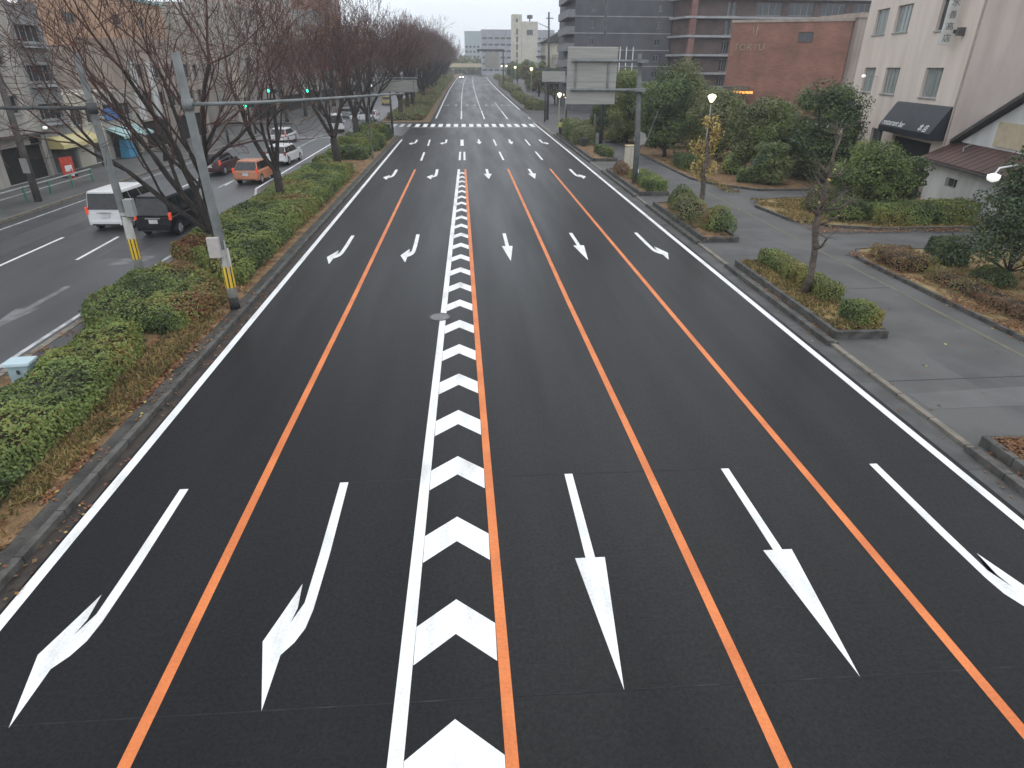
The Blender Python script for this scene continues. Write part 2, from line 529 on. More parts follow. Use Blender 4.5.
line([(w1(y), y) for y in cy], .19, M_WHITE)
line([(oc(y), y) for y in cy], .155, M_ORANGE)
for k in range(-2, 24):
    ya = 5.19 + 1.99 * k
    if ya > 52: break
    h = lambda y: ((w1(y) + .097), (oc(y) - .08))
    (xl, xr) = h(ya - .3); xm = (xl + xr) / 2
    dl, th = .5, .66
    mb = MB().add([(xl, ya - dl, ZP), (xm, ya, ZP), (xr, ya - dl, ZP), (xr, ya - dl - th, ZP), (xm, ya - th, ZP), (xl, ya - dl - th, ZP)],
                  [(0, 5, 4, 1), (1, 4, 3, 2)])
    mk('chevron_marking', mb)
# lane dashes beyond the solid lines
for x0, x1, ya, yb in [(-3.83, -3.88, 57.6, 63.5), (3.29, 3.24, 57.8, 63.8), (6.71, 6.71, 57.8, 63.8), (-.52, -.50, 57.8, 63.8), (-.1, -.1, 57.8, 63.8),
                       (-3.8, -3.9, 69, 75), (3.19, 3.16, 69, 75), (6.69, 6.71, 69, 75)]:
    line([(x0, ya), (x1, yb)], .17, M_WHITE, 'lane_dash')
line([(-.33, 68.9), (-.34, 75)], .34, M_WHITE, 'lane_dash')
# arrows
STRAIGHT = [(-.08, 0), (.08, 0), (.085, -2.42), (.25, -2.42), (0, -4.92), (-.25, -2.42), (-.075, -2.42)]
LEFT = [(-.08, 0), (.08, 0), (.10, -2.1), (.08, -3.25), (.04, -3.6), (-.06, -3.85), (-.2, -4.05), (-.22, -4.9), (-.51, -3.8), (-.4, -3.42), (-.2, -2.7), (-.16, -3.2), (-.2, -3.48), (-.08, -3.1), (-.07, -2.1)]
RIGHT = [(-x, y) for x, y in LEFT]
def arrow(x, y, shape, sx=1, m=None):
    import bmesh
    bm = bmesh.new()
    bm.faces.new([bm.verts.new((px * sx, py, 0)) for px, py in shape])
    bmesh.ops.triangulate(bm, faces=bm.faces[:])
    for f in bm.faces:
        if f.normal.z < 0: f.normal_flip()
    me = bpy.data.meshes.new('direction_arrow'); bm.to_mesh(me); bm.free()
    me.materials.append(m or M_WHITE)
    o = bpy.data.objects.new('direction_arrow', me); COL.objects.link(o)
    o.location = (x, y, ZP + zr(y)); o['kind'] = 'structure'
for x, y, sh in [(-5.57, 10.33, LEFT), (-2.54, 10.36, LEFT), (1.89, 10.38, STRAIGHT), (5.1, 10.37, STRAIGHT), (8.23, 10.35, RIGHT),
                 (-5.5, 30.7, LEFT), (-2.4, 30.8, LEFT), (1.78, 30.8, STRAIGHT), (5.05, 30.75, STRAIGHT), (8.27, 30.65, RIGHT),
                 (-5.43, 52.3, LEFT), (-2.26, 52.4, LEFT), (1.64, 52.4, STRAIGHT), (5.01, 52.4, STRAIGHT), (8.27, 52.2, RIGHT),
                 (-5.3, 74.9, LEFT), (-2.06, 75.1, LEFT), (1.5, 75.2, STRAIGHT), (4.89, 75.1, STRAIGHT), (8.28, 74.9, RIGHT)]:
    arrow(x, y, sh, 1 if y < 40 else 1.25)
# crosswalk and stop lines
for k in range(19):
    x = 9.3 - 1.05 * k
    mk('crosswalk_stripe', MB().box(x - .29, x + .29, 91.6, 96.2, 0, ZP) if False else MB().add([(x - .29, 91.6, ZP), (x + .29, 91.6, ZP), (x + .29, 96.2, ZP), (x - .29, 96.2, ZP)], [(0, 1, 2, 3)]), M_WHITE if x > -7 else M_WORN)
mk('crosswalk_line', MB().sheet([(-7, 90.2), (9.9, 90.2), (9.9, 90.55), (-7, 90.55)], ZP), M_WORN)
mk('stop_line', MB().sheet([(-4.6, 98.5), (10.2, 98.5), (10.2, 98.9), (-4.6, 98.9)], lambda x, y: zr(y) + ZP), M_WORN)
fy = [99.5, 110, 125, 146, 180, 220, 260, 300, 355, 415]
line([(-4.42 + bend(y), y) for y in fy], .2, M_WHITE, 'edge_line')
line([(10.1, 98.9), (10.1, 108)], .2, M_WHITE, 'edge_line')
line([(10.1 + bend(y), y) for y in fy[2:]], .2, M_WHITE, 'edge_line')
for x in (-.5, 3.05, 6.6):
    line([(x, 99.5), (x, 123)], .2, M_WHITE)
    line([(x - .05 + (bend(y) if x < 6 else 0), y) for y in fy[2:] if not (x > 6 and y > 150)], .12, M_WHITE)
for x, sh in ((-3.2, LEFT), (-1.6, STRAIGHT), (.6, STRAIGHT), (2.1, STRAIGHT), (4.4, STRAIGHT), (5.7, RIGHT), (7.6, RIGHT), (9.0, RIGHT)):
    arrow(x, 140, sh, 2.0, M_WORN)
line([(-4.4, 5.46), (9.6, 5.46)], .012, M_FAINT) if False else mk('layout_line', MB().sheet([(-6.8, 5.455), (9.7, 5.455), (9.7, 5.472), (-6.8, 5.472)], .0022), M_FAINT)
mk('layout_line', MB().sheet([(-6.8, 10.37), (9.7, 10.37), (9.7, 10.385), (-6.8, 10.385)], .0022), M_FAINT)
# service road
line([(-12.68, -20), (-12.68, 40)], .15, M_WORN, 'edge_line')
line([(-13.85, 44), (-13.95, 80)], .15, M_WHITE, 'edge_line')
line([(-12.75, 40), (-13.85, 44)], .15, M_WORN, 'edge_line')
for k in range(5):
    y = 28 - 10 + k * 9.2 - 2.4
    line([(-16.3, y + 2.2), (-16.5, y + 6.2)], .14, M_WHITE, 'lane_dash')
    line([(-18.9, y + 1.4), (-19.0, y + 6.2)], .14, M_WHITE, 'lane_dash')
line([(-16.45, 44.5), (-16.6, 80)], .14, M_WORN)
line([(-22.9, -20), (-22.9, 80)], .12, M_WORN, 'edge_line')
arrow(-14.7, 23.4, STRAIGHT, 1.6, M_SCAR)
mk('removed_marking', MB().sheet([(-14.6, 26), (-13.4, 26.4), (-13.2, 27.6), (-14.6, 27)], ZP), M_SCAR)
line([(-12.6, 79.6), (-22.5, 79.6)], .4, M_WHITE, 'stop_line') if False else mk('stop_line', MB().sheet([(-22.5, 77.5), (-14.1, 77.5), (-14.1, 77.95), (-22.5, 77.95)], ZP), M_WORN)
# manhole in the hatched strip
mh = empty('manhole_cover', (-.97, 19.43, .005), 0, 'round grey iron manhole cover interrupting the white line of the chevron strip', 'manhole cover')
M_IRON = mat('cast iron', (.13, .13, .135), (.2, .2, .2), scale=9, rough=.6, metallic=.2, bump=.5, bscale=30)
MB().lathe([(.30, 0), (.30, .006)], 28).build('lid', M_IRON, mh)
rg = MB()
for k in range(28):
    a, b = 2 * PI * k / 28, 2 * PI * (k + 1) / 28
    rg.add([(.305 * math.cos(a), .305 * math.sin(a), .004), (.37 * math.cos(a), .37 * math.sin(a), .004), (.37 * math.cos(b), .37 * math.sin(b), .004), (.305 * math.cos(b), .305 * math.sin(b), .004)], [(0, 1, 2, 3)])
rg.build('rim', M_GUTTER, mh)
dc = empty('drain_cover', (14.4, 36.0, .066), .1, 'dark rectangular drain cover set in the grey footway', 'drain cover')
MB().box(-.45, .45, -.2, .2, 0, .006).build('grate', M_DARKCONC, dc)

# ------------------------------------------------------------------ foliage
def leafmat(name, c, v=.3):
    if name in MATS: return MATS[name]
    m = mat(name, tuple(x * (1 - v) for x in c), tuple(x * (1 + v) for x in c), scale=1.2, rough=.6, spec=.3, lo=.3, hi=.7)
    nt = m.node_tree; N = nt.nodes.new; L = nt.links.new
    b = nt.nodes['Principled BSDF']; out = nt.nodes['Material Output']
    t = N('ShaderNodeBsdfTranslucent'); mx = N('ShaderNodeMixShader'); mx.inputs['Fac'].default_value = .2
    g = N('ShaderNodeVectorMath'); g.operation = 'MULTIPLY'; g.inputs[1].default_value = (1.5, 1.55, 1.1)
    L(b.inputs['Base Color'].links[0].from_socket, g.inputs[0]); L(g.outputs[0], t.inputs['Color'])
    L(b.outputs[0], mx.inputs[1]); L(t.outputs[0], mx.inputs[2]); L(mx.outputs[0], out.inputs['Surface'])
    return m
G_DARK = leafmat('dark green leaf', (.06, .085, .032))
G_MID = leafmat('mid green leaf', (.135, .18, .056))
G_LIGHT = leafmat('light green leaf', (.19, .235, .062))
G_YEL = leafmat('yellow green leaf', (.24, .2, .06))
G_RED = leafmat('red brown leaf', (.2, .08, .045))
G_BROWN = leafmat('dry brown leaf', (.19, .115, .06))
G_YELLOW = leafmat('yellow autumn leaf', (.5, .38, .13))
G_OLIVE = leafmat('olive leaf', (.175, .18, .085))
G_BLUE = leafmat('blue green leaf', (.066, .094, .064))
G_CORE = mat('hedge twigs', (.018, .017, .01), (.045, .036, .02), scale=6, rough=1)
BARK = mat('grey brown bark', (.02, .016, .014), (.055, .045, .038), scale=5, rough=.95, stretch=(3, 3, .6), bump=.5, bscale=25)
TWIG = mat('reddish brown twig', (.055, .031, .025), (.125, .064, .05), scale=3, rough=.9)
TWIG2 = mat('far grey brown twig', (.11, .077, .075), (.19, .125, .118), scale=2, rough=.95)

def leaf_arrays(P, Nn, size, asp=.62):
    n = len(P)
    r = rng.normal(size=(n, 3))
    t = np.cross(Nn, r); t /= np.linalg.norm(t, axis=1)[:, None] + 1e-9
    b = np.cross(Nn, t)
    s = np.asarray(size).reshape(-1, 1) * np.ones((n, 1))
    v = np.stack([P - t * s * .5, P + b * s * .5 * asp, P + t * s * .5, P - b * s * .5 * asp], axis=1)
    return v.reshape(-1, 3)
def leaf_object(name, P, Nn, size, mats, mi, parent=None, extra=None, asp=.62):
    """One foliage mesh: a leaf-sized face per point (plus an optional twiggy core)."""
    Nn = Nn / (np.linalg.norm(Nn, axis=1)[:, None] + 1e-9)
    V = leaf_arrays(P, Nn, size, asp)
    n = len(P)
    ev, ef, em = (np.array(extra.v), extra.f, extra.m) if extra else (np.zeros((0, 3)), [], [])
    nv = len(V)
    me = bpy.data.meshes.new(name)
    tot = nv + len(ev)
    me.vertices.add(tot)
    me.vertices.foreach_set('co', np.concatenate([V, ev]).astype(np.float32).ravel())
    li = list(np.arange(nv))
    ls = list(np.arange(0, nv, 4)); lt = [4] * n
    pos = nv
    for f in ef:
        li += [i + nv for i in f]; ls.append(pos); lt.append(len(f)); pos += len(f)
    me.loops.add(len(li))
    me.loops.foreach_set('vertex_index', np.array(li, dtype=np.int32))
    me.polygons.add(len(ls))
    me.polygons.foreach_set('loop_start', np.array(ls, dtype=np.int32))
    me.polygons.foreach_set('loop_total', np.array(lt, dtype=np.int32))
    for m in mats: me.materials.append(m)
    me.polygons.foreach_set('material_index', np.concatenate([np.asarray(mi, dtype=np.int32), np.array(em, dtype=np.int32)]))
    me.update(calc_edges=True)
    me.validate()
    o = bpy.data.objects.new(name, me)
    COL.objects.link(o)
    if parent: o.parent = parent
    return o
def fnoise(P, f, seed):
    r = np.random.default_rng(seed)
    out = np.zeros(len(P))
    for k in range(5):
        d = r.normal(size=P.shape[1]); d /= np.linalg.norm(d)
        out += np.sin((P @ d) * f * (1 + .35 * k) + r.uniform(0, 6.28)) / (1 + .25 * k)
    return out / 3.0
def pick(P, weights, f, seed, spread=.35):
    """leaf kinds vary in patches"""
    w = np.cumsum(weights) / np.sum(weights)
    x = .5 + .5 * fnoise(P, f, seed) * 1.2 + rng.normal(0, spread * .45, len(P))
    rank = np.argsort(np.argsort(x)) / len(x)
    return np.searchsorted(w, rank).clip(0, len(weights) - 1)

def in_poly(P, poly):
    x, y = P[:, 0], P[:, 1]
    c = np.zeros(len(P), bool)
    n = len(poly)
    for i in range(n):
        x1, y1 = poly[i]; x2, y2 = poly[(i + 1) % n]
        k = ((y1 > y) != (y2 > y)) & (x < (x2 - x1) * (y - y1) / (y2 - y1 + 1e-12) + x1)
        c ^= k
    return c
def edge_dist(P, poly):
    d = np.full(len(P), 1e9); n = len(poly)
    for i in range(n):
        a = np.array(poly[i], float); b = np.array(poly[(i + 1) % n], float)
        ab = b - a
        t = np.clip(((P - a) @ ab) / (ab @ ab + 1e-12), 0, 1)
        d = np.minimum(d, np.linalg.norm(P - (a + t[:, None] * ab), axis=1))
    return d
def hedge(name, label, cat, poly, z0, h, dens, size, mats, weights, seed, group=None, edge=.5, lump=.16, boxy=.5, fpatch=1.1, asp=.62):
    cx = sum(p[0] for p in poly) / len(poly); cy_ = sum(p[1] for p in poly) / len(poly)
    root = empty(name, (cx, cy_, z0), 0, label, cat, group)
    pl = [(x - cx, y - cy_) for x, y in poly]
    xs = [p[0] for p in pl]; yss = [p[1] for p in pl]
    area = (max(xs) - min(xs)) * (max(yss) - min(yss))
    per = sum(math.dist(pl[i], pl[(i + 1) % len(pl)]) for i in range(len(pl)))
    def top(Q):
        d = edge_dist(Q, pl)
        u = np.clip(d / edge, 0, 1)
        prof = (1 - (1 - u) ** (2 / boxy)) ** boxy
        return h * prof * (1 + lump * fnoise(Q, 2.2, seed) + lump * .8 * fnoise(Q, 6.0, seed + 1)), d
    n = int(area * dens)
    Q = np.stack([rng.uniform(min(xs), max(xs), n), rng.uniform(min(yss), max(yss), n)], 1)
    wob = .12 * np.stack([fnoise(Q, 3, seed + 5), fnoise(Q, 3, seed + 6)], 1)
    Q = Q[in_poly(Q + wob * 2 * min(1, edge * 1.5), pl)]
    z, d = top(Q)
    P1 = np.column_stack([Q, z - np.abs(rng.normal(0, size * .9, len(Q)))])
    N1 = np.column_stack([rng.normal(0, .5, (len(Q), 2)), np.ones(len(Q))])
    # flanks
    m = int(per * h * dens * 1.3)
    seg = [(pl[i], pl[(i + 1) % len(pl)]) for i in range(len(pl))]
    Ls = np.array([math.dist(a, b) for a, b in seg]); k = rng.choice(len(seg), m, p=Ls / Ls.sum())
    A = np.array([s[0] for s in seg])[k]; B = np.array([s[1] for s in seg])[k]
    t = rng.uniform(0, 1, (m, 1)); E = A + (B - A) * t
    zz = rng.uniform(.02, .92, m)
    inn = -E / (np.linalg.norm(E, axis=1)[:, None] + 1e-9)
    tang = (B - A) / (np.linalg.norm(B - A, axis=1)[:, None] + 1e-9)
    nin = np.column_stack([-tang[:, 1], tang[:, 0]])
    sgn = np.sign(np.sum(nin * inn, 1))[:, None]; nin = nin * sgn
    inset = edge * (1 - (1 - zz ** (1 / boxy)).clip(0, 1) ** (boxy / 2))
    E2 = E + nin * (inset + rng.normal(0, size * .6, m) + .1 * fnoise(E, 4, seed + 9))[:, None]
    P2 = np.column_stack([E2, zz * h * (1 + lump * fnoise(E, 2.2, seed))])
    N2 = np.column_stack([-nin, np.full(m, .45)]) + rng.normal(0, .45, (m, 3))
    P = np.concatenate([P1, P2]); Nn = np.concatenate([N1, N2])
    ok = P[:, 2] > 0
    P, Nn = P[ok], Nn[ok]
    core = MB()
    core.prism([(x * .0 + (x - math.copysign(min(abs(x), edge * .55), x)), y - math.copysign(min(abs(y), edge * .55), y)) for x, y in pl], 0, h * .66, len(mats))
    leaf_object('foliage', P, Nn, size * rng.uniform(.7, 1.3, len(P)), list(mats) + [G_CORE], pick(P, weights, fpatch, seed), root, core, asp)
    return root
def shrub(name, label, cat, loc, rx, ry, rz, n, size, mats, weights, seed, group=None, squash=.0, lump=.12, fpatch=1.3, stem=True):
    root = empty(name, loc, 0, label, cat, group)
    d = rng.normal(size=(n, 3)); d /= np.linalg.norm(d, axis=1)[:, None]
    d[:, 2] = np.abs(d[:, 2]) * 1.0 - .25 * (rng.random(n) < .3)
    d /= np.linalg.norm(d, axis=1)[:, None]
    if squash:                                  # clipped towards a rounded box
        q = 2 + squash * 6
        r = 1 / (np.sum(np.abs(d) ** q, axis=1)) ** (1 / q)
    else: r = np.ones(n)
    r = r * (1 + lump * fnoise(d * 2, 2.6, seed)) * (1 - np.abs(rng.normal(0, .06, n)))
    P = d * r[:, None] * np.array([rx, ry, rz]); P[:, 2] += rz * .28
    P = P[P[:, 2] > 0]
    dd = P / np.array([rx, ry, rz])
    Nn = dd + rng.normal(0, .5, P.shape)
    core = MB().lathe([(rx * .3, 0), (rx * .72, rz * .2), (rx * .78, rz * .5), (rx * .6, rz * .95), (rx * .1, rz * 1.1)], 10, mi=len(mats))
    leaf_object('foliage', P, Nn, size * rng.uniform(.7, 1.3, len(P)), list(mats) + [G_CORE], pick(P, weights, fpatch, seed), root, core)
    return root
def leafy_tree(name, label, loc, h, rad, base, nl, n, size, mats, weights, seed, group=None, lob=.36, trunk_r=.14, flat=.75, cat='tree', conic=0, bark=None):
    root = empty(name, loc, 0, label, cat, group)
    rr = random.Random(seed)
    tm = MB()
    lean = (rr.uniform(-.3, .3), rr.uniform(-.3, .3))
    bq = max(base, .5)
    tp = [(0, 0, 0), (lean[0] * .3, lean[1] * .3, bq * .6), (lean[0] * .7, lean[1] * .7, bq + (h - bq) * .35), (lean[0], lean[1], h * .86)]
    tm.path(tp, [trunk_r * 1.2, trunk_r, trunk_r * .6, trunk_r * .2], 8)
    P_ = []; N_ = []
    ch = h - base
    for k in range(nl):
        u = rr.random()
        if conic:
            z = base + ch * u * .98
            rmax = rad * (1 - u) ** .8 + .12
        else:
            z = base + ch * (.1 + .82 * u)
            rmax = rad * math.sqrt(max(.05, 1 - ((u - .42) / .62) ** 2))
        a = rr.uniform(0, 2 * PI) if not conic else k * 2.4
        q = rmax * math.sqrt(rr.uniform(.15, 1)) * (.85 if conic else .8)
        c = Vector((math.cos(a) * q + lean[0] * .7, math.sin(a) * q + lean[1] * .7, z))
        s = rad * lob * rr.uniform(.65, 1.3) * ((1.15 - .75 * u) if conic else 1)
        j = Vector((lean[0] * .5, lean[1] * .5, max(bq * .5, z - q * .8)))
        tm.path([j, (j + c) / 2 + Vector((0, 0, .1)), c], [trunk_r * .35, trunk_r * .22, trunk_r * .08], 5, cap=False)
        m = int(n / nl * rr.uniform(.7, 1.3))
        d = rng.normal(size=(m, 3)); d /= np.linalg.norm(d, axis=1)[:, None]
        rad_ = rng.uniform(.35, 1, m) ** .5 * (1 + .25 * fnoise(d, 3, seed + k))
        pp = d * rad_[:, None] * np.array([s, s, s * flat])
        pp[:, 2] -= (.18 if conic else .05) * (pp[:, 0] ** 2 + pp[:, 1] ** 2) / s
        P_.append(pp + np.array(c)); N_.append(d * .7 + np.array([0, 0, .5]) + rng.normal(0, .5, d.shape))
    P = np.concatenate(P_); Nn = np.concatenate(N_)
    ok = P[:, 2] > .02; P, Nn = P[ok], Nn[ok]
    tm.build('trunk', bark or BARK, root, smooth=True)
    leaf_object('crown', P, Nn, size * rng.uniform(.6, 1.35, len(P)), mats, pick(P, weights, .9 / max(.6, rad * .4), seed, .5), root)
    return root

# ------------------------------------------------------------------ bare trees
def bare_tree(name, label, loc, seed, h=11, spread=.55, nmain=5, trunk_h=1.6, trunk_r=.2, levels=5, twig_r=.008, kids=3,
              group=None, leaves=0, ratio=(.62, .86), taper=.58, leafsize=.09, first=None, rz=0, cat='tree', sides=3, twigmat=None, up=.10, len0=None):
    root = empty(name, loc, rz, label, cat, group)
    rr = random.Random(seed)
    tm, cm = MB(), MB()
    LP = []
    def rv(s): return Vector((rr.gauss(0, s), rr.gauss(0, s), rr.gauss(0, s)))
    def grow(p, d, L, r, lv):
        m = tm if lv <= 1 else cm
        nseg = 4 if lv <= 1 else (3 if lv < 4 else 2)
        pts = [p]; dirs = []
        q = d.copy()
        for i in range(nseg):
            q = (q + rv(.10 if lv < 2 else .16) + Vector((0, 0, up))).normalized()
            pts.append(pts[-1] + q * (L / nseg)); dirs.append(q.copy())
        r1 = max(twig_r, r * (taper if lv < 2 else .6))
        rad = [r + (r1 - r) * i / nseg for i in range(nseg + 1)]
        m.path(pts, rad, 7 if lv == 0 else (5 if lv <= 2 else sides), cap=False)
        if lv >= levels:
            LP.append(pts[-1]); LP.append(pts[1]); return
        nk = kids[min(lv, len(kids) - 1)] if isinstance(kids, tuple) else kids
        for k in range(nk):
            i = nseg if k == 0 else rr.randint(max(1, nseg - 2), nseg)
            ang = (.16 if k == 0 else rr.uniform(.35, .75)) * (1 if lv < 3 else 1.15)
            dd = dirs[i - 1]
            ax = dd.cross(rv(1)).normalized()
            nd = (Matrix.Rotation(ang, 3, ax) @ dd).normalized()
            grow(pts[i], nd, L * rr.uniform(*ratio), (rad[i] * (.82 if k == 0 else rr.uniform(.5, .72))), lv + 1)
    if trunk_h > .01:
        tm.path([(0, 0, -.05), (.02, 0, trunk_h * .25), (rr.uniform(-.06, .06), rr.uniform(-.06, .06), trunk_h)], [trunk_r * 1.35, trunk_r * 1.05, trunk_r], 10)
    L0 = len0 or (h - trunk_h) / 3.1
    mains = first or []
    if not mains:
        a0 = rr.uniform(0, 6.28)
        for k in range(nmain):
            a = a0 + 2 * PI * k / nmain + rr.uniform(-.3, .3)
            t = spread * rr.uniform(.6, 1.15)
            mains.append(((math.sin(t) * math.cos(a), math.sin(t) * math.sin(a), math.cos(t)), 1.0, .62))
    for d, ls, rs in mains:
        grow(Vector((0, 0, trunk_h * .97)), Vector(d).normalized(), L0 * ls, trunk_r * rs, 0)
    tm.build('trunk', BARK, root, smooth=True)
    cr = cm
    if leaves:
        idx = rng.integers(0, len(LP), leaves)
        P = np.array([tuple(LP[i]) for i in idx]) + rng.normal(0, .12, (leaves, 3))
        leaf_object('crown', P, rng.normal(size=(leaves, 3)), leafsize * rng.uniform(.6, 1.3, leaves), [G_RED, G_BROWN, twigmat or TWIG],
                    rng.integers(0, 2, leaves), root, MBshift(cm, 2))
    else:
        cm.build('crown', twigmat or TWIG, root)
    return root
def MBshift(mb, k):
    mb.m = [k] * len(mb.f)
    return mb

# ------------------------------------------------------------------ planting
HM = [G_DARK, G_MID, G_LIGHT, G_YEL, G_RED]
# clipped azalea hedges on the median, near to far
hedge('hedge', 'nearest low leafy hedge on the median, around the pale blue box', 'hedge',
      [(-8.6, 5), (-8.7, 11), (-8.8, 13.8), (-9.05, 16.6), (-9.6, 17.7), (-10.4, 18.4), (-10.9, 18), (-10.95, 15.8), (-10.85, 13.9), (-12.0, 13.3), (-12.0, 5)],
      .1, .62, 620, .085, HM, [1.6, 4, 4.6, 1.6, .7], 21, 'hedges on the median', edge=.5, lump=.24)
hedge('hedge', 'leafy hedge mound with reddish tips between the two striped poles', 'hedge',
      [(-8.3, 19.4), (-8.3, 21.4), (-9.0, 22.6), (-10.3, 23.8), (-11.7, 24.4), (-12.2, 23), (-12.35, 19.9), (-11.6, 18.9), (-10.2, 18.5), (-9.0, 18.0)],
      .1, .58, 560, .085, HM, [1.6, 3.4, 3.4, 1.4, 1.8], 22, 'hedges on the median', edge=.5, lump=.24)
hedge('hedge', 'longest clipped hedge on the median, around the trunks of the two nearest bare trees', 'hedge',
      [(-8.25, 22.8), (-8.3, 30), (-8.3, 38), (-8.3, 46), (-8.5, 50.5), (-10, 51.3), (-11.9, 50.5), (-12.1, 44), (-12.0, 36), (-12.2, 30), (-12.2, 26.5), (-11.2, 26.2), (-9.3, 23.4)],
      .1, .72, 360, .11, HM, [1.3, 3.8, 4.6, 1.6, .7], 23, 'hedges on the median', edge=.55, lump=.2)
shrub('bush', 'small round bush on the median left of the third bare trunk', 'bush', (-11.3, 53.6, .1), .95, .9, .75, 1500, .14, HM, [3, 4, 2, .3, .2], 24)
hedge('hedge', 'boxy dark hedge on the median just behind the third bare trunk', 'hedge', [(-11.8, 57.5), (-8.6, 57.5), (-8.5, 61), (-11.6, 61)], .1, .9, 230, .16, HM, [4, 4, 1.5, .2, .2], 25, 'hedges on the median', edge=.35)
hedge('hedge', 'rounded mid green hedge on the median in front of the fourth bare trunk', 'hedge', [(-12, 63.5), (-8.2, 63.5), (-8.2, 69.5), (-11.8, 69.5)], .1, 1.25, 200, .17, HM, [4, 5, 2, .3, .2], 26, 'hedges on the median', edge=.8)
hedge('hedge', 'last dark hedge on the median before the crosswalk', 'hedge', [(-11.8, 72.5), (-8.3, 72.5), (-8.3, 77), (-11.8, 77.3)], .1, 1.5, 180, .18, HM, [5, 4, 1.2, .2, .2], 27, 'hedges on the median', edge=.7)

# bare zelkovas on the median
bare_tree('zelkova_tree', 'largest bare tree, with dark stems fanning out behind the striped pole with the pale box', (-11.05, 28.2, .1), 5, h=10.5, nmain=7, trunk_h=.7, trunk_r=.29, levels=6, kids=(3, 3, 3, 2, 2, 2), twig_r=.01, ratio=(.66, .92),
          first=[((-.80, .1, .66), 1.2, .42), ((-.50, .25, .85), 1.15, .5), ((-.26, -.25, .95), 1.15, .52), ((-.1, .3, 1), 1.15, .46), ((.04, -.1, 1), 1.2, .56), ((.17, .25, .97), 1.05, .46)],
          leaves=1100, leafsize=.085, group='bare trees on the median', up=.045, len0=3.15, taper=.74)
bare_tree('zelkova_tree', 'bare tree with a forked trunk rising from the long hedge beside the orange car', (-10.6, 37.8, .1), 16, h=10, nmain=4, trunk_h=1.9, trunk_r=.22, levels=6, kids=(3, 2, 2, 2, 2, 2), twig_r=.012, ratio=(.64, .9),
          first=[((-.55, .1, .85), 1.1, .66), ((-.12, .2, 1), 1.0, .5), ((.36, -.1, .9), 1.1, .6), ((.1, -.3, 1), .9, .42)],
          leaves=900, leafsize=.1, group='bare trees on the median', up=.05, taper=.7)
bare_tree('zelkova_tree', 'third bare tree on the median, forking low above the small round bush', (-10.4, 54.5, .1), 28, h=11.5, nmain=4, trunk_h=2.0, trunk_r=.28, levels=6, kids=(3, 3, 2, 2, 2, 2), twig_r=.014, ratio=(.62, .88),
          first=[((-.62, .1, .8), 1.05, .6), ((-.15, .2, 1), 1.0, .5), ((.3, -.1, .9), 1.05, .6), ((.0, -.3, 1), .9, .5)], leaves=900, leafsize=.12, group='bare trees on the median', taper=.7)
t4 = bare_tree('zelkova_tree', 'fourth bare tree on the median, a straight dark trunk by the rounded hedge', (-11.4, 72, .1), 33, h=14, nmain=5, trunk_h=2.4, trunk_r=.3, levels=5, kids=3, twig_r=.015, leaves=700, leafsize=.14, group='bare trees on the median')
t5 = bare_tree('zelkova_tree', 'last bare tree on the median before the crosswalk', (-10.9, 78.2, .1), 41, h=13, nmain=5, trunk_h=2.2, trunk_r=.3, levels=5, kids=3, twig_r=.016, leaves=500, leafsize=.14, group='bare trees on the median')
# far variants, denser towards the tips because they stand close together
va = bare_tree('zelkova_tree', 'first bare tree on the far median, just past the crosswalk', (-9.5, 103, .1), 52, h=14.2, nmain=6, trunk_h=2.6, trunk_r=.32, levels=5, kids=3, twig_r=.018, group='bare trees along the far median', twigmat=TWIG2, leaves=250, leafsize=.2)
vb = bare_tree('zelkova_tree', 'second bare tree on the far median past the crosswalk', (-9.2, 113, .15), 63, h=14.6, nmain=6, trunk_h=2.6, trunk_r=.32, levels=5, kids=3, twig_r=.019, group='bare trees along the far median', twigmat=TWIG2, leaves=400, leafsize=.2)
rr = random.Random(4)
far_label = 'bare reddish grey tree merging with its neighbours in the row along the far median'
y = 122
k = 0
while y < 345:
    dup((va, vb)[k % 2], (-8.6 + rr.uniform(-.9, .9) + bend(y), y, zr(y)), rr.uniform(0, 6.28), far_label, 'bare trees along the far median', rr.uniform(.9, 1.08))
    y += rr.uniform(7.5, 10.5); k += 1
y = 98
side_label = 'bare street tree on the left shop footway, half hidden by the median trees'
k = 0
while y < 300:
    if not 79 < y < 97:
        dup((t4, t5, va, vb)[k % 4], (-24.8 + rr.uniform(-.3, .3), y, zr(y) + .1), rr.uniform(0, 6.28), side_label, 'bare trees along the left footway', rr.uniform(.7, .86) if y < 100 else rr.uniform(.85, 1.0))
    y += rr.uniform(10, 14); k += 1
# undergrowth on the far median
for k, (y0, y1, h) in enumerate([(101, 122, 1.1), (125, 150, 1.6), (153, 190, 1.9), (194, 250, 2.2), (254, 330, 2.4)]):
    hedge('hedge', ['first brownish hedge on the far median behind the crosswalk', 'second hedge on the far median, dull green under the bare trees', 'third hedge on the far median under the tree row', 'fourth hedge along the far median, a thin dark strip', 'farthest hedge along the far median by the oncoming car'][k],
          'hedge', [(-11.2, y0), (-6.3 + bend(y0), y0), (-6.2 + bend(y1), y1), (-11.0, y1)], zr((y0 + y1) / 2) + .05, h, 22 if y0 > 150 else 45, .42 if y0 > 150 else .3, [G_OLIVE, G_MID, G_BROWN], [4, 2, 2], 70 + k, 'hedges on the far median', edge=1.0)

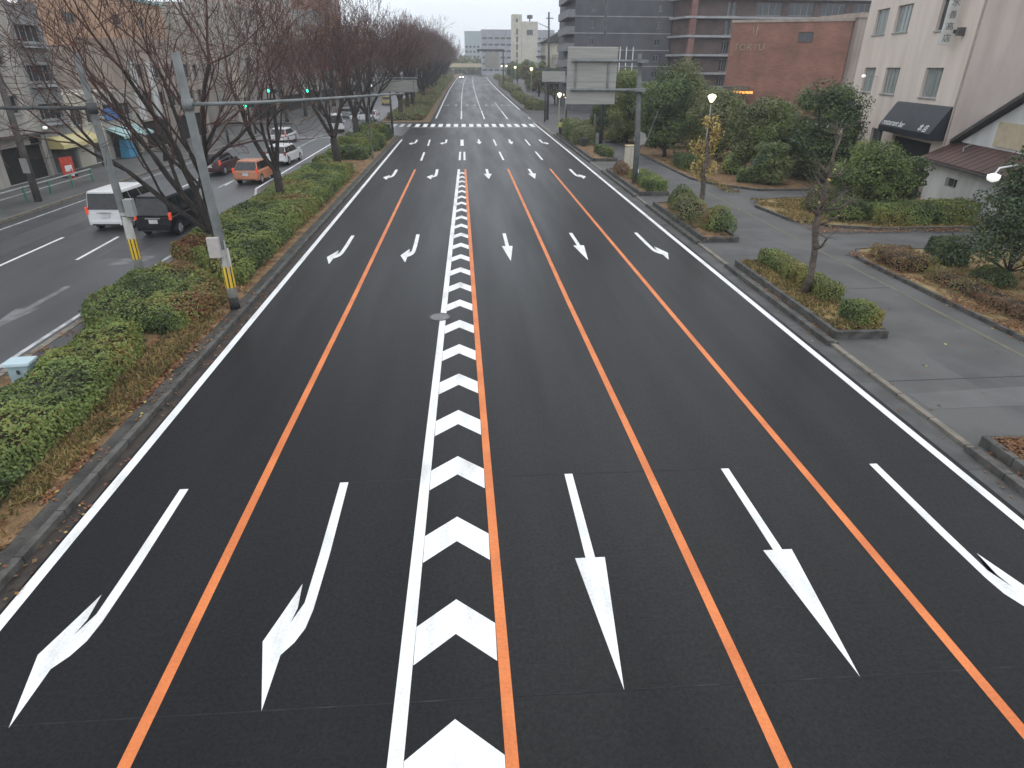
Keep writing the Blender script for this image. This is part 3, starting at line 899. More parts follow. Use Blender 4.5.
# right side: planters between kerb and footway
def planter(x0, x1, y0, y1, label, soil):
    root = empty('planter', ((x0 + x1) / 2, (y0 + y1) / 2, .06), 0, label, 'planter', 'kerbside planters on the right')
    cx, cy_ = (x0 + x1) / 2, (y0 + y1) / 2
    a, b, c, d = x0 - cx, x1 - cx, y0 - cy_, y1 - cy_
    t = .16
    m = MB()
    m.box(a, a + t, c, d, -.02, .26); m.box(b - t, b, c, d, -.02, .24)
    m.box(a + t, b - t, c, c + t, -.02, .25); m.box(a + t, b - t, d - t, d, -.02, .25)
    m.build('wall', M_DARKCONC, root, bevel=.02)
    s = MB()
    nx, ny = 8, max(6, int((d - c) * 1.5))
    vs = []; r_ = random.Random(int(y0 * 7))
    for j in range(ny + 1):
        for i in range(nx + 1):
            e = 0 if i in (0, nx) or j in (0, ny) else 1
            vs.append((a + t + (b - a - 2 * t) * i / nx, c + t + (d - c - 2 * t) * j / ny, .17 + e * r_.uniform(.02, .12)))
    s.add(vs, [(j * (nx + 1) + i, j * (nx + 1) + i + 1, (j + 1) * (nx + 1) + i + 1, (j + 1) * (nx + 1) + i) for j in range(ny) for i in range(nx)])
    s.build('soil', soil, root, smooth=True)
    return root
planter(10.83, 12.6, -3, 10.8, 'kerbside planter in the lower right corner with reddish fallen leaves', M_SOIL)
planter(10.83, 12.5, 16.7, 24.5, 'kerbside planter with dry grass and three small clipped shrubs around a bare tree', M_DRYGRASS)
planter(10.83, 12.55, 28.3, 37.0, 'kerbside planter filled with bushes around the tree with yellow leaves', M_SOIL)
planter(10.83, 12.75, 40.1, 50.4, 'kerbside planter holding the big sign pole and the pale cabinet', M_SOIL)
planter(10.83, 13.0, 56.2, 79.8, 'longest kerbside planter, the farthest one before the crosswalk', M_SOIL)
BOXM = [G_DARK, G_MID, G_LIGHT, G_YEL]
hedge('clipped_shrub', 'yellow green clipped shrub behind the bare trunk in the dry grass planter', 'shrub', [(11.65, 21.6), (12.4, 21.4), (12.45, 24.2), (11.7, 24.3)], .26, .62, 800, .07, BOXM, [1.5, 3, 3, 4], 31, edge=.16, lump=.06, boxy=.4)
hedge('clipped_shrub', 'yellow green clipped shrub right of the bare trunk in the dry grass planter', 'shrub', [(11.75, 19.4), (12.45, 19.3), (12.5, 21.1), (11.8, 21.2)], .26, .6, 800, .07, BOXM, [1.5, 3, 3, 4], 32, edge=.16, lump=.06, boxy=.4)
hedge('clipped_shrub', 'small square clipped shrub at the near end of the dry grass planter', 'shrub', [(11.7, 17.05), (12.45, 17.05), (12.45, 18.2), (11.7, 18.2)], .26, .6, 900, .07, BOXM, [1.8, 3, 3, 3.5], 33, edge=.16, lump=.06, boxy=.4)
shrub('bush', 'dull olive bush on the road side of the tree with yellow leaves', 'bush', (11.5, 32.3, .2), .75, 2.6, 1.0, 3600, .09, [G_OLIVE, G_MID, G_BROWN], [5, 2, 2], 34)
shrub('bush', 'bright yellow green bush at the near end of the yellow leaf tree planter', 'bush', (12.1, 29.9, .2), .75, 1.2, .95, 2300, .09, BOXM, [1.5, 3, 4, 3], 35)
shrub('bush', 'green bush behind the tree with yellow leaves', 'bush', (12.0, 35.2, .2), .75, 1.3, 1.0, 2000, .1, BOXM, [2, 4, 3, 2], 36)
hedge('clipped_shrub', 'flat topped light green hedge beside the big sign pole', 'shrub', [(11.4, 40.4), (12.65, 40.4), (12.7, 45.6), (11.5, 45.6)], .24, .72, 420, .1, BOXM, [1.5, 4, 4, 2], 37, edge=.2, lump=.06, boxy=.4)
shrub('bush', 'brown dry bush at the foot of the pale cabinet', 'bush', (11.4, 47.6, .2), .55, 1.9, .75, 1500, .1, [G_BROWN, G_RED, G_OLIVE], [4, 3, 1], 38)
hedge('clipped_shrub', 'low dark shrub around the foot of the tall utility pole', 'shrub', [(11.8, 57.4), (12.9, 57.4), (12.9, 61), (11.9, 61)], .24, .75, 260, .14, BOXM, [4, 3, 1, .3], 39, edge=.25)
hedge('clipped_shrub', 'big grey green box hedge beside the person in the bright jacket', 'shrub', [(11.0, 66.6), (12.9, 66.6), (13.3, 79.3), (11.2, 79.3)], .24, 1.75, 200, .17, [G_OLIVE, G_MID, G_DARK], [5, 2, 2], 40, edge=.5, lump=.08, boxy=.45)
hedge('bush', 'red brown leafless bush in the lower right corner planter', 'bush', [(11.35, 5), (12.5, 5), (12.5, 10.3), (11.5, 10.2)], .2, .55, 260, .07, [G_BROWN, G_RED, G_YEL], [4, 4, .6], 41, edge=.35)

def pollard(name, label, loc, seed, h, yellow, thick=1.0, cat='tree'):
    root = empty(name, loc, 0, label, cat)
    rr = random.Random(seed)
    tm = MB()
    lean = rr.uniform(-.15, .15)
    pts = [(0, 0, 0)]; n = 7
    for i in range(1, n + 1):
        pts.append((lean * i / n + rr.uniform(-.07, .07), rr.uniform(-.07, .07), h * i / n))
    rad = [.14, .1, .09, .1, .085, .06, .045, .03]
    tm.path(pts, [r_ * thick for r_ in rad], 9)
    tips = []
    cm = MB()
    for k in range(15):
        i = rr.randint(2, n - 1); z = Vector(pts[i]) + (Vector(pts[i + 1]) - Vector(pts[i])) * rr.random()
        a = rr.uniform(0, 6.28); L = rr.uniform(.5, 1.25) * (1.15 - z.z / h * .6)
        e = Vector((math.cos(a), math.sin(a), rr.uniform(.1, .9))).normalized()
        mid = z + e * L * .55 + Vector((0, 0, rr.uniform(-.1, .1)))
        end = mid + (e + Vector((0, 0, .5))).normalized() * L * .5
        tm.path([z, mid, end], [.045, .032, .036], 6)
        tips.append(end); tips.append(mid)
        for j in range(7):
            q = (end, mid)[j % 2]
            d = Vector((rr.gauss(0, 1), rr.gauss(0, 1), rr.uniform(.2, 1.6))).normalized()
            l = rr.uniform(.25, .75)
            cm.path([q, q + d * l * .5 + Vector((rr.uniform(-.05, .05),) * 3), q + d * l], [.014, .01, .006], 4, cap=False)
    tm.build('trunk', mat('pollard bark', (.07, .055, .045), (.15, .12, .095), scale=6, rough=.95, bump=.6, bscale=18), root, smooth=True)
    m = yellow
    ids = [rr.choice(tips) for _ in range(m)]
    P = np.array([tuple(t) for t in ids]) + rng.normal(0, .13, (m, 3))
    leaf_object('crown', P, rng.normal(size=(m, 3)), .12 * rng.uniform(.6, 1.4, m), [G_YELLOW, G_BROWN, mat('pollard twig', (.075, .058, .045), (.14, .11, .088), scale=4, rough=.95)], rng.choice([0, 0, 0, 0, 1], m), root, MBshift(cm, 2))
pollard('plane_tree', 'knobbly pollarded tree keeping clusters of yellow leaves', (12.15, 32.7, .25), 3, 5.2, 1500, 1.35)
pollard('plane_tree', 'bare pollarded tree with a knobbly trunk in the dry grass planter', (11.6, 20.2, .25), 8, 5.4, 25, 1.15)

# beds beyond the footway
def bed(poly, m, z=.06, h=.1):
    struct('soil_bed', MB().prism(poly, z - .02, z + h), m)
    n = len(poly); cx = sum(p[0] for p in poly) / n; cy_ = sum(p[1] for p in poly) / n
    mb = MB()
    for i in range(n):
        a = Vector(poly[i]); b = Vector(poly[(i + 1) % n])
        d = (b - a).normalized(); nn = Vector((d.y, -d.x))
        if nn.dot(Vector((cx, cy_)) - a) > 0: nn = -nn
        t = .13
        q = [a, b, b + nn * t, a + nn * t]
        mb.prism([(v.x, v.y) for v in q], z - .02, z + h + .035)
    struct('bed_kerb', mb, M_DARKCONC)
bed([(16.55, 25.1), (16.5, 8), (30, 8), (29, 25.2), (18.0, 26.6), (17.2, 26.4)], M_DRYGRASS)
bed([(16.8, 36.2), (17.1, 32.9), (18.3, 31.2), (20.6, 30.4), (28.2, 30.4), (29.5, 38.6), (19.5, 38.6), (17.5, 37.8)], M_DRYGRASS)
bed([(16.3, 46.5), (17.2, 43.8), (19.2, 41.6), (30, 41.6), (33, 60), (33, 78), (16.2, 78), (16.2, 60)], M_SOIL)
hedge('clipped_shrub', 'rounded dark green clipped shrub standing alone in the bed at right', 'shrub', [(19.05, 23.6), (20.2, 23.6), (20.2, 24.8), (19.05, 24.8)], .16, 1.05, 900, .07, [G_DARK, G_BLUE, G_MID], [4, 3, 3], 43, edge=.42, lump=.04, boxy=.5)
shrub('clipped_shrub', 'low flat dome shrub under the drooping conifer', 'shrub', (19.3, 21.3, .16), .8, .75, .52, 1800, .075, [G_DARK, G_MID], [4, 3], 44)
DRY = [G_BROWN, G_RED, G_OLIVE, G_YEL]
hedge('dry_hedge', 'reddish brown dry hedge at the tip of the right hand bed', 'hedge', [(16.75, 24.9), (16.8, 22.9), (18.2, 22.7), (18.3, 24.6), (17.3, 25.6)], .16, .62, 420, .07, DRY, [4, 3, 2, 1.5], 45, edge=.35, lump=.2)
hedge('dry_hedge', 'long red brown dry hedge running along the right footway edge', 'hedge', [(17.3, 22.2), (17.25, 17.5), (17.3, 14), (18.3, 14), (18.4, 18), (18.2, 22.2)], .16, .48, 380, .07, DRY, [4, 3, 3, 2], 46, edge=.4, lump=.3)
hedge('hedge', 'left half of the clipped green hedge in front of the white wall', 'hedge', [(20.8, 30.8), (23.6, 30.8), (23.6, 32.2), (20.9, 32.2)], .16, 1.05, 420, .1, BOXM, [2, 4, 3, 1], 47, edge=.25, lump=.07, boxy=.4)
hedge('hedge', 'right half of the clipped green hedge, lighter, in front of the white wall', 'hedge', [(23.8, 30.8), (26, 30.8), (26, 32.3), (23.8, 32.3)], .16, 1.15, 420, .1, BOXM, [1.2, 4, 4, 2], 48, edge=.3, lump=.08, boxy=.4)
shrub('bush', 'round dark green bush left of the clipped hedge by the white wall', 'bush', (19.9, 32.4, .16), 1.1, 1.0, .98, 3200, .09, [G_DARK, G_MID, G_LIGHT], [4, 4, 1], 49)
shrub('bush', 'smaller yellowish bush behind the round dark green bush', 'bush', (19.6, 34.6, .16), .95, .9, 1.1, 2200, .1, BOXM, [2, 4, 3, 2], 50)
leafy_tree('evergreen_tree', 'broad mid green evergreen in front of the building with the navy awning', (22.2, 34.6, .16), 3.6, 2.1, -.2, 56, 22000, .13, [G_DARK, G_MID, G_LIGHT], [2, 5, 2.5], 51, trunk_r=.1)
leafy_tree('evergreen_tree', 'dark evergreen between the broad evergreen and the clipped hedge', (24.2, 35.2, .16), 2.9, 1.35, .2, 30, 10000, .13, [G_DARK, G_MID, G_BLUE], [5, 3, 2], 52, trunk_r=.09)
leafy_tree('conifer', 'drooping dark conifer at the right edge of the picture', (20.0, 21.4, .16), 5.5, 2.3, .8, 75, 30000, .11, [G_DARK, G_BLUE, G_OLIVE], [5, 4, 2], 53, conic=1, trunk_r=.09, flat=.4, lob=.42)
leafy_tree('evergreen_tree', 'tall dark evergreen against the left corner of the pinkish white building', (25.0, 46.2, .16), 6.4, 2.9, -.5, 80, 26000, .17, [G_DARK, G_BLUE, G_MID], [5, 3, 2], 54, trunk_r=.16)
leafy_tree('evergreen_tree', 'low dark evergreen filling in below the tall dark one', (25.3, 44.4, .16), 4.9, 2.3, -.3, 54, 15000, .16, [G_DARK, G_MID, G_BLUE], [5, 3, 2], 154, trunk_r=.1)
leafy_tree('evergreen_tree', 'grey green evergreen left of the tall dark one', (22.2, 48.2, .16), 5.0, 2.3, .5, 60, 18000, .17, [G_DARK, G_OLIVE, G_MID], [2, 5, 4], 55, trunk_r=.13)
leafy_tree('evergreen_tree', 'small leafy tree right behind the bare pollarded tree', (20.6, 43.6, .16), 2.7, 1.5, -.2, 34, 9000, .15, [G_OLIVE, G_MID, G_BLUE], [4, 5, 1], 56, trunk_r=.09)
leafy_tree('evergreen_tree', 'olive yellow tree behind the lit globe lamp', (21.8, 56.5, .16), 5.4, 3.0, .5, 70, 22000, .19, [G_OLIVE, G_MID, G_YEL, G_LIGHT], [5, 4, 1.5, 1.5], 57, trunk_r=.15)
leafy_tree('evergreen_tree', 'mid green evergreen right of the olive tree, below the brick wall', (26.4, 57, .16), 4.6, 3.0, .2, 60, 18000, .19, [G_DARK, G_MID, G_OLIVE], [2, 4, 4], 58, trunk_r=.14)
leafy_tree('evergreen_tree', 'dark evergreen just right of the big sign pole', (17.7, 58.2, .16), 6.2, 2.7, .8, 66, 20000, .19, [G_DARK, G_BLUE, G_MID], [4, 2, 4], 59, trunk_r=.17)
leafy_tree('evergreen_tree', 'highest rounded evergreen below the balconied brown hotel', (20.8, 66, .16), 7.6, 3.4, .2, 64, 20000, .22, [G_DARK, G_MID, G_OLIVE], [2, 4, 4], 60, trunk_r=.18)
leafy_tree('evergreen_tree', 'light green evergreen behind the big sign pole', (17.0, 70, .16), 7.0, 2.9, .2, 56, 16000, .22, [G_MID, G_OLIVE, G_LIGHT], [4, 4, 2], 61, trunk_r=.17)
leafy_tree('evergreen_tree', 'evergreen in front of the hotel entrance canopy', (25.8, 69, .16), 4.3, 3.0, -.2, 56, 16000, .22, [G_DARK, G_MID, G_OLIVE], [2, 4, 4], 62, trunk_r=.17)
leafy_tree('evergreen_tree', 'small dark evergreen left of the big sign pole, under the flagpoles', (16.4, 77, .16), 4.6, 2.0, .4, 36, 9000, .24, [G_DARK, G_MID, G_BLUE], [5, 3, 2], 63, trunk_r=.14)
leafy_tree('evergreen_tree', 'round evergreen at the foot of the grey apartment block', (21.5, 79, .16), 5.6, 2.8, .4, 40, 10000, .25, [G_DARK, G_MID, G_OLIVE], [5, 3, 2], 64, trunk_r=.15)
hedge('hedge', 'dark clipped hedge at the foot of the lit globe lamp', 'hedge', [(16.7, 50.6), (18.0, 49.4), (18.2, 51.2), (17, 53.4)], .16, 1.1, 300, .13, BOXM, [5, 3, .6, .2], 65, edge=.3, lump=.08)
shrub('bush', 'light green bush right of the lit globe lamp', 'bush', (20.0, 48.4, .16), .95, .95, 1.15, 2000, .12, BOXM, [1, 4, 4, 1], 66)
hedge('clipped_shrub', 'dark square shrub between the lamp and the side path', 'shrub', [(19.0, 44.2), (20.8, 43.9), (21, 45.1), (19.2, 45.4)], .16, .95, 360, .12, BOXM, [5, 3, .4, .1], 67, edge=.25, lump=.06, boxy=.4)
shrub('bush', 'light green bush beyond the round traffic sign', 'bush', (16.3, 71.5, .16), 1.6, 1.5, 1.1, 2400, .16, BOXM, [1, 3, 4, 3], 68)
hedge('hedge', 'green hedge on the far footway by the side street corner', 'hedge', [(14.4, 82.5), (19, 82.5), (19, 86), (14.6, 86)], .1, 1.2, 150, .2, BOXM, [3, 4, 2, 1], 69, edge=.4)
# far right planting
for k, (x, y0, y1, w, h) in enumerate([(11.6, 123, 131, 2.6, 1.6), (12.0, 140, 175, 2.0, 1.3), (12.8, 182, 250, 2.2, 1.5), (15.0, 256, 345, 3, 2)]):
    hedge('hedge', ['first roadside hedge on the right past the side street', 'second roadside hedge on the right past the side street', 'third roadside hedge on the far right kerb', 'farthest roadside hedge on the right'][k], 'hedge',
          [(x, y0), (x + w, y0), (x + w, y1), (x, y1)], zr((y0 + y1) / 2) + .05, h, 60 if k < 2 else 25, .28 if k < 2 else .4, [G_OLIVE, G_MID, G_BROWN], [4, 3, 2], 90 + k, 'roadside hedges on the far right', edge=.6)
fe = leafy_tree('evergreen_tree', 'evergreen nearest the side street, below the cream house with the dark roof', (22, 150, .4), 8.0, 3.6, 1.2, 26, 5000, .42, [G_DARK, G_OLIVE, G_MID], [4, 4, 2], 95, trunk_r=.2, group='evergreens on the far right')
fb = leafy_tree('evergreen_tree', 'second evergreen on the far right, duller and browner', (18.6, 171, .6), 8.0, 3.4, 1.2, 26, 5000, .42, [G_OLIVE, G_BROWN, G_MID], [4, 3, 2], 96, trunk_r=.2, group='evergreens on the far right')
for k, (x, y) in enumerate([(24, 165), (21, 190), (25, 200), (19.5, 215), (22, 235), (26, 228), (20, 260), (24, 270), (21, 300), (27, 310), (22, 335), (28, 345), (18.5, 140)]):
    dup((fe, fb)[k % 2], (x, y, zr(y)), k * 1.3, 'evergreen merging into the green belt along the far right footway', 'evergreens on the far right', .75 + .07 * (k % 5))
# distant wood closing the avenue
n = 9000
P = np.column_stack([rng.uniform(-120, 130, n), rng.uniform(470, 520, n), np.zeros(n)])
hh = 7 + 5 * (fnoise(P[:, :2], .09, 3) + .5 * fnoise(P[:, :2], .23, 4)) + np.where(P[:, 0] < -6, 4, 0)
P[:, 2] = rng.uniform(.0, 1, n) ** .6 * hh + 2.2
tag(leaf_object('distant_wood', P, rng.normal(size=(n, 3)), 3.0 * rng.uniform(.6, 1.4, n), [G_OLIVE, G_DARK, G_BROWN], pick(P, [4, 3, 2], .1, 3)), 'far dark tree belt closing the view behind the end of the avenue', 'wood', kind='stuff')

# fallen leaves and grass
def litter(name, label, cat, regions, size, mats, w, flat=True, z=.12):
    P_ = []
    for (x0, x1, y0, y1, n, zz) in regions:
        q = np.column_stack([rng.uniform(x0, x1, n), rng.uniform(y0, y1, n), np.full(n, zz)])
        keep = fnoise(q[:, :2], 1.9, 9) + .6 * fnoise(q[:, :2], 5.5, 12) + rng.normal(0, .28, n) > (-.02 if flat else -.35)
        P_.append(q[keep])
    P = np.concatenate(P_)
    P[:, 2] += rng.uniform(.005, .05, len(P))
    Nn = np.column_stack([rng.normal(0, .35, (len(P), 2)), np.ones(len(P))]) if flat else np.column_stack([rng.normal(0, 1, (len(P), 2)), np.full(len(P), .25)])
    tag(leaf_object(name, P, Nn, size * rng.uniform(.6, 1.4, len(P)), mats, rng.choice(len(mats), len(P), p=np.array(w) / sum(w)), asp=.7 if flat else .2), label, cat, kind='stuff')
litter('fallen_leaves', 'fallen red brown leaves along the kerbs and planters', 'leaves',
       [(-8.9, -7.8, 6, 21, 15000, .11), (-9.2, -7.8, 8, 19, 7000, .11), (-7.9, -7.45, 7, 22, 500, .125), (-7.36, -7.05, 6, 24, 260, .005), (-12.3, -11.4, 16, 21, 500, .12), (-8.4, -7.98, 21, 52, 2600, .11),
        (-11.5, -8, 52, 57, 1400, .11), (10.9, 12.5, 5, 10.7, 12000, .28), (10.46, 10.85, 4, 10.5, 500, .09), (10.66, 10.83, 16.5, 24.5, 300, .1), (10.85, 12.5, 28, 37, 900, .28), (16.4, 17.2, 8, 26, 5000, .17),
        (16.2, 16.6, 8, 26, 350, .066), (17, 28, 29.6, 31.0, 4500, .12), (16.9, 20, 31, 38, 1400, .17), (16.2, 20, 42, 54, 2000, .17), (16.6, 27, 10, 25.5, 9000, .17), (10.9, 12.8, 41, 80, 1200, .28), (10.7, 16.4, 5, 40, 260, .066), (10.0, 10.46, 5, 60, 220, .01)],
       .08, [G_RED, G_BROWN, leafmat('orange brown leaf', (.26, .115, .04)), G_YELLOW], [4, 4, 3, .5])
litter('grass', 'dry yellowish grass tufts in the beds and on the verge', 'grass',
       [(-9.2, -8.0, 6, 12.5, 12000, .13), (-9.0, -7.95, 12, 20, 7000, .13), (10.98, 12.4, 16.9, 24.3, 8200, .3), (17, 20.4, 31.2, 38, 4200, .2), (18.3, 26, 12, 25, 6500, .2), (16.6, 17.4, 40, 56, 1200, .2), (20.4, 28, 30.5, 33, 2200, .2)],
       .2, [leafmat('straw grass', (.33, .25, .11)), leafmat('green grass', (.085, .095, .035)), G_BROWN], [4, 2, 2], flat=False)

# ------------------------------------------------------------------ buildings
M_GLASS = mat('window glass', (.03, .035, .04), (.05, .056, .062), scale=1, rough=.08, spec=.6)
M_CURT = mat('curtained window glass', (.18, .21, .2), (.34, .37, .35), scale=1.4, rough=.15, stretch=(4, 4, .2))
M_FRAME = mat('aluminium frame', (.32, .32, .31), (.4, .4, .39), rough=.4, metallic=.4)
M_DKFRAME = mat('dark window frame', (.06, .058, .055), (.09, .085, .08), rough=.5)
M_BLACK = mat('unlit interior', (.008, .008, .008), (.014, .013, .012), rough=.9)
M_STEEL = mat('galvanised steel', (.16, .172, .172), (.23, .245, .245), scale=3, rough=.55, metallic=.25)
M_DSTEEL = mat('dark painted steel', (.05, .055, .055), (.08, .085, .085), scale=3, rough=.6)
M_WPAINT = mat('white enamel', (.7, .7, .69), (.8, .8, .79), rough=.35)
M_LAMP = mat('lit lamp glass', (.8, .8, .7), (.85, .85, .75), rough=.4, emit=(1, .86, .5), estr=2.0)
M_LAMPW = mat('lit white lamp', (.8, .8, .8), (.85, .85, .85), rough=.4, emit=(1, .98, .9), estr=.6)

def wall_mb(w, h, ops, th=.22, mi=0, y=0):
    """front wall in local x,z at y (outside is -y) with real openings and reveals"""
    mb = MB()
    xs = sorted({0, w, *[o[0] for o in ops], *[o[1] for o in ops]})
    zs = sorted({0, h, *[o[2] for o in ops], *[o[3] for o in ops]})
    for i in range(len(xs) - 1):
        for j in range(len(zs) - 1):
            mx, mz = (xs[i] + xs[i + 1]) / 2, (zs[j] + zs[j + 1]) / 2
            if any(o[0] < mx < o[1] and o[2] < mz < o[3] for o in ops): continue
            mb.add([(xs[i], y, zs[j]), (xs[i + 1], y, zs[j]), (xs[i + 1], y, zs[j + 1]), (xs[i], y, zs[j + 1])], [(0, 1, 2, 3)], mi)
    for o in ops:
        a, b, c, d = o[:4]
        v = [(a, y, c), (b, y, c), (b, y, d), (a, y, d), (a, y + th, c), (b, y + th, c), (b, y + th, d), (a, y + th, d)]
        mb.add(v, [(0, 4, 5, 1), (1, 5, 6, 2), (2, 6, 7, 3), (3, 7, 4, 0)], mi)
    return mb
def window(root, o, style, y=0, th=.22, fm=None, pane=None, sill=True):
    a, b, c, d = o[:4]
    f = MB(); t = .05; yy = y + th - .06
    f.box(a, b, yy, yy + .05, c, c + t); f.box(a, b, yy, yy + .05, d - t, d)
    f.box(a, a + t, yy, yy + .05, c + t, d - t); f.box(b - t, b, yy, yy + .05, c + t, d - t)
    n = 2 if (b - a) < 2.2 else 4
    for k in range(1, n):
        x = a + (b - a) * k / n
        f.box(x - t / 2, x + t / 2, yy, yy + .05, c + t, d - t)
    if sill: f.box(a - .06, b + .06, y - .07, y - .002, c - .09, c - .01)
    fo = f.build('window', fm or M_FRAME, root)
    MB().add([(a, yy + .03, c), (b, yy + .03, c), (b, yy + .03, d), (a, yy + .03, d)], [(0, 1, 2, 3)]).build('pane', pane or M_GLASS, fo)
    return fo
def building(name, label, loc, rz, w, d, h, ops, wall, roofm=None, cat='building', parapet=.5, fm=None, group=None, rooflip=.15):
    root = empty(name, loc, rz, label, cat, group)
    mb = wall_mb(w, h, ops)
    mb.add([(0, 0, 0), (w, 0, 0), (w, d, 0), (0, d, 0), (0, 0, h), (w, 0, h), (w, d, h), (0, d, h)], [(1, 2, 6, 5), (2, 3, 7, 6), (3, 0, 4, 7), (4, 5, 6, 7)])
    mb.build('wall', wall, root)
    if roofm or parapet:
        r = MB()
        l = rooflip
        r.box(-l, w + l, -l, d + l, h + .003, h + .18)
        if parapet > .2:
            r.box(-l + .05, w + l - .05, -l + .05, -l + .25, h + .18, h + parapet)
            r.box(-l + .05, w + l - .05, d + l - .25, d + l - .05, h + .18, h + parapet)
            r.box(-l + .05, -l + .25, -l + .25, d + l - .25, h + .18, h + parapet)
            r.box(w + l - .25, w + l - .05, -l + .25, d + l - .25, h + .18, h + parapet)
        r.build('roof', roofm or wall, root)
    for o in ops:
        if len(o) < 5 or o[4] == 'window': window(root, o, 0, fm=fm, pane=(o[5] if len(o) > 5 else None))
        elif o[4] in ('door', 'shop', 'gap'):
            MB().add([(o[0], .20, o[2]), (o[1], .20, o[2]), (o[1], .20, o[3]), (o[0], .20, o[3])], [(0, 1, 2, 3)]).build('door' if o[4] == 'door' else ('shopfront' if o[4] == 'shop' else 'opening'), o[5] if len(o) > 5 else M_BLACK, root)
    return root
def rows(w, h, nf, bays, z0=1.0, fh=3.0, ww=1.4, wh=1.4, pane=None, skip=0):
    o = []
    for f in range(skip, nf):
        for k in range(bays):
            c = w * (k + .5) / bays
            o.append((c - ww / 2, c + ww / 2, z0 + fh * f, z0 + fh * f + wh, 'window', pane))
    return o
C_PINKW = mat('pinkish white render', (.61, .515, .45), (.7, .605, .535), scale=1.1, rough=.9, fine=.04, fscale=20, stretch=(1.1, 1.1, .16), detail=7, lo=.3, hi=.6)
C_GREYB = mat('grey beige render', (.32, .3, .265), (.42, .39, .345), scale=1.0, rough=.9, fine=.05, fscale=20, stretch=(1, 1, .16), detail=7)
C_GREY = mat('mid grey render', (.2, .2, .195), (.26, .26, .25), scale=.6, rough=.9)
C_ORANGE = mat('orange tan render', (.38, .24, .155), (.46, .3, .2), scale=.4, rough=.9)
C_CREAM = mat('cream render', (.5, .46, .37), (.58, .54, .45), scale=.5, rough=.9)
C_TAUPE = mat('taupe render', (.29, .235, .2), (.39, .325, .28), scale=.9, rough=.9, stretch=(1, 1, .2), detail=7)
C_REDB = mat('red brown tile', (.16, .075, .055), (.22, .11, .08), scale=.5, rough=.8)
C_DGREY = mat('dark grey tile', (.078, .08, .088), (.105, .108, .117), scale=.5, rough=.75, fine=.1, fscale=12)
C_BAND = mat('pale floor band', (.3, .3, .31), (.38, .38, .385), scale=1, rough=.8)
C_LAV = mat('lavender grey metal', (.28, .275, .3), (.36, .355, .38), scale=.5, rough=.6)
C_ROOFB = mat('brown metal roof', (.05, .023, .019), (.085, .038, .03), scale=.9, rough=.55, stretch=(1, 1, 1))
C_DROOF = mat('dark roof', (.04, .038, .038), (.07, .065, .062), rough=.7)
C_WHITEW = mat('white plaster', (.5, .5, .48), (.64, .64, .62), scale=1.1, stretch=(1, 1, .2), detail=7, rough=.9)
BRICK = brickmat('red brown brick', (.29, .135, .092), (.235, .108, .076), (.19, .125, .095), bw=.5, bh=.16)
BRICK2 = brickmat('dull brown brick', (.13, .085, .075), (.105, .07, .062), (.1, .08, .075), bw=.5, bh=.16)

# --- right side, skewed about ten degrees off the avenue
SK = R(10)
def skew(s, off=0):      # s runs away from the camera along the facades, off goes behind the facade
    return (28.5 + math.sin(SK) * s + math.cos(SK) * off, 38 + math.cos(SK) * s - math.sin(SK) * off)
RZ = -(PI / 2 + SK)
s0 = 16.6
SE = .0
U = lambda s: s0 - s
ops = []
for (sa, sb) in ((12.75, 14.95), (9.05, 11.4)): ops.append((U(sb), U(sa), 9.5, 11.15, 'window', M_CURT))
ops.append((U(5.15), U(3.2), 9.35, 11.2, 'window', M_GLASS))
for (sa, sb) in ((12.75, 14.85), (8.65, 10.95), (2.7, 4.95)): ops.append((U(sb), U(sa), 5.62, 7.3, 'window', M_CURT))
for (sa, sb) in ((12.75, 14.95), (9.05, 11.4), (3.2, 5.15)): ops.append((U(sb), U(sa), 12.9, 14.3, 'window', M_CURT))
ops.append((U(10.9), U(8.9), 1.7, 3.3, 'window', M_GLASS))
ops.append((U(7.2), U(1.7), 0.02, 3.1, 'shop'))
x, y = skew(s0)
C_FLANK = mat('darker pinkish flank', (.4, .335, .3), (.5, .425, .38), scale=.9, rough=.9, stretch=(1, 1, .2), detail=7)  # flank panel gets a darker pinkish tone than the front wall
bar_b = building('commercial_building', 'pinkish white building with a navy awning and an upright shop sign', (x, y, .06), RZ, s0 - SE, 14, 15.5, ops, C_PINKW)
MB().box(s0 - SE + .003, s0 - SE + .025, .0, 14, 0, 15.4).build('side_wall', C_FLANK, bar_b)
# navy awning: sloping canvas with closed ends
M_NAVY = mat('navy canvas', (.006, .009, .015), (.012, .016, .024), scale=2, rough=.55)
aw = MB()
a0, a1 = U(7.5), U(.25)
prof = [(-.02, 5.25), (-.15, 5.2), (-.98, 3.75), (-.98, 3.4), (-.02, 3.4)]
n = len(prof)
aw.add([(a0, p, q) for p, q in prof] + [(a1, p, q) for p, q in prof], [tuple(range(n)), tuple(range(n, 2 * n))[::-1]] + [((i + 1) % n, i, i + n, (i + 1) % n + n) for i in range(n - 1)])
awo = aw.build('awning', M_NAVY, bar_b)
tilt = math.atan2(5.2 - 3.75, .83)
text_mesh('restaurant bar', .56, 'lettering', M_WPAINT, awo, (a0 + .3, -.945, 3.84), (tilt, 0, 0), .006, spacing=1.0)
text_mesh('本 店', .5, 'lettering', M_WPAINT, awo, (a1 - 1.75, -.945, 3.84), (tilt, 0, 0), .006)
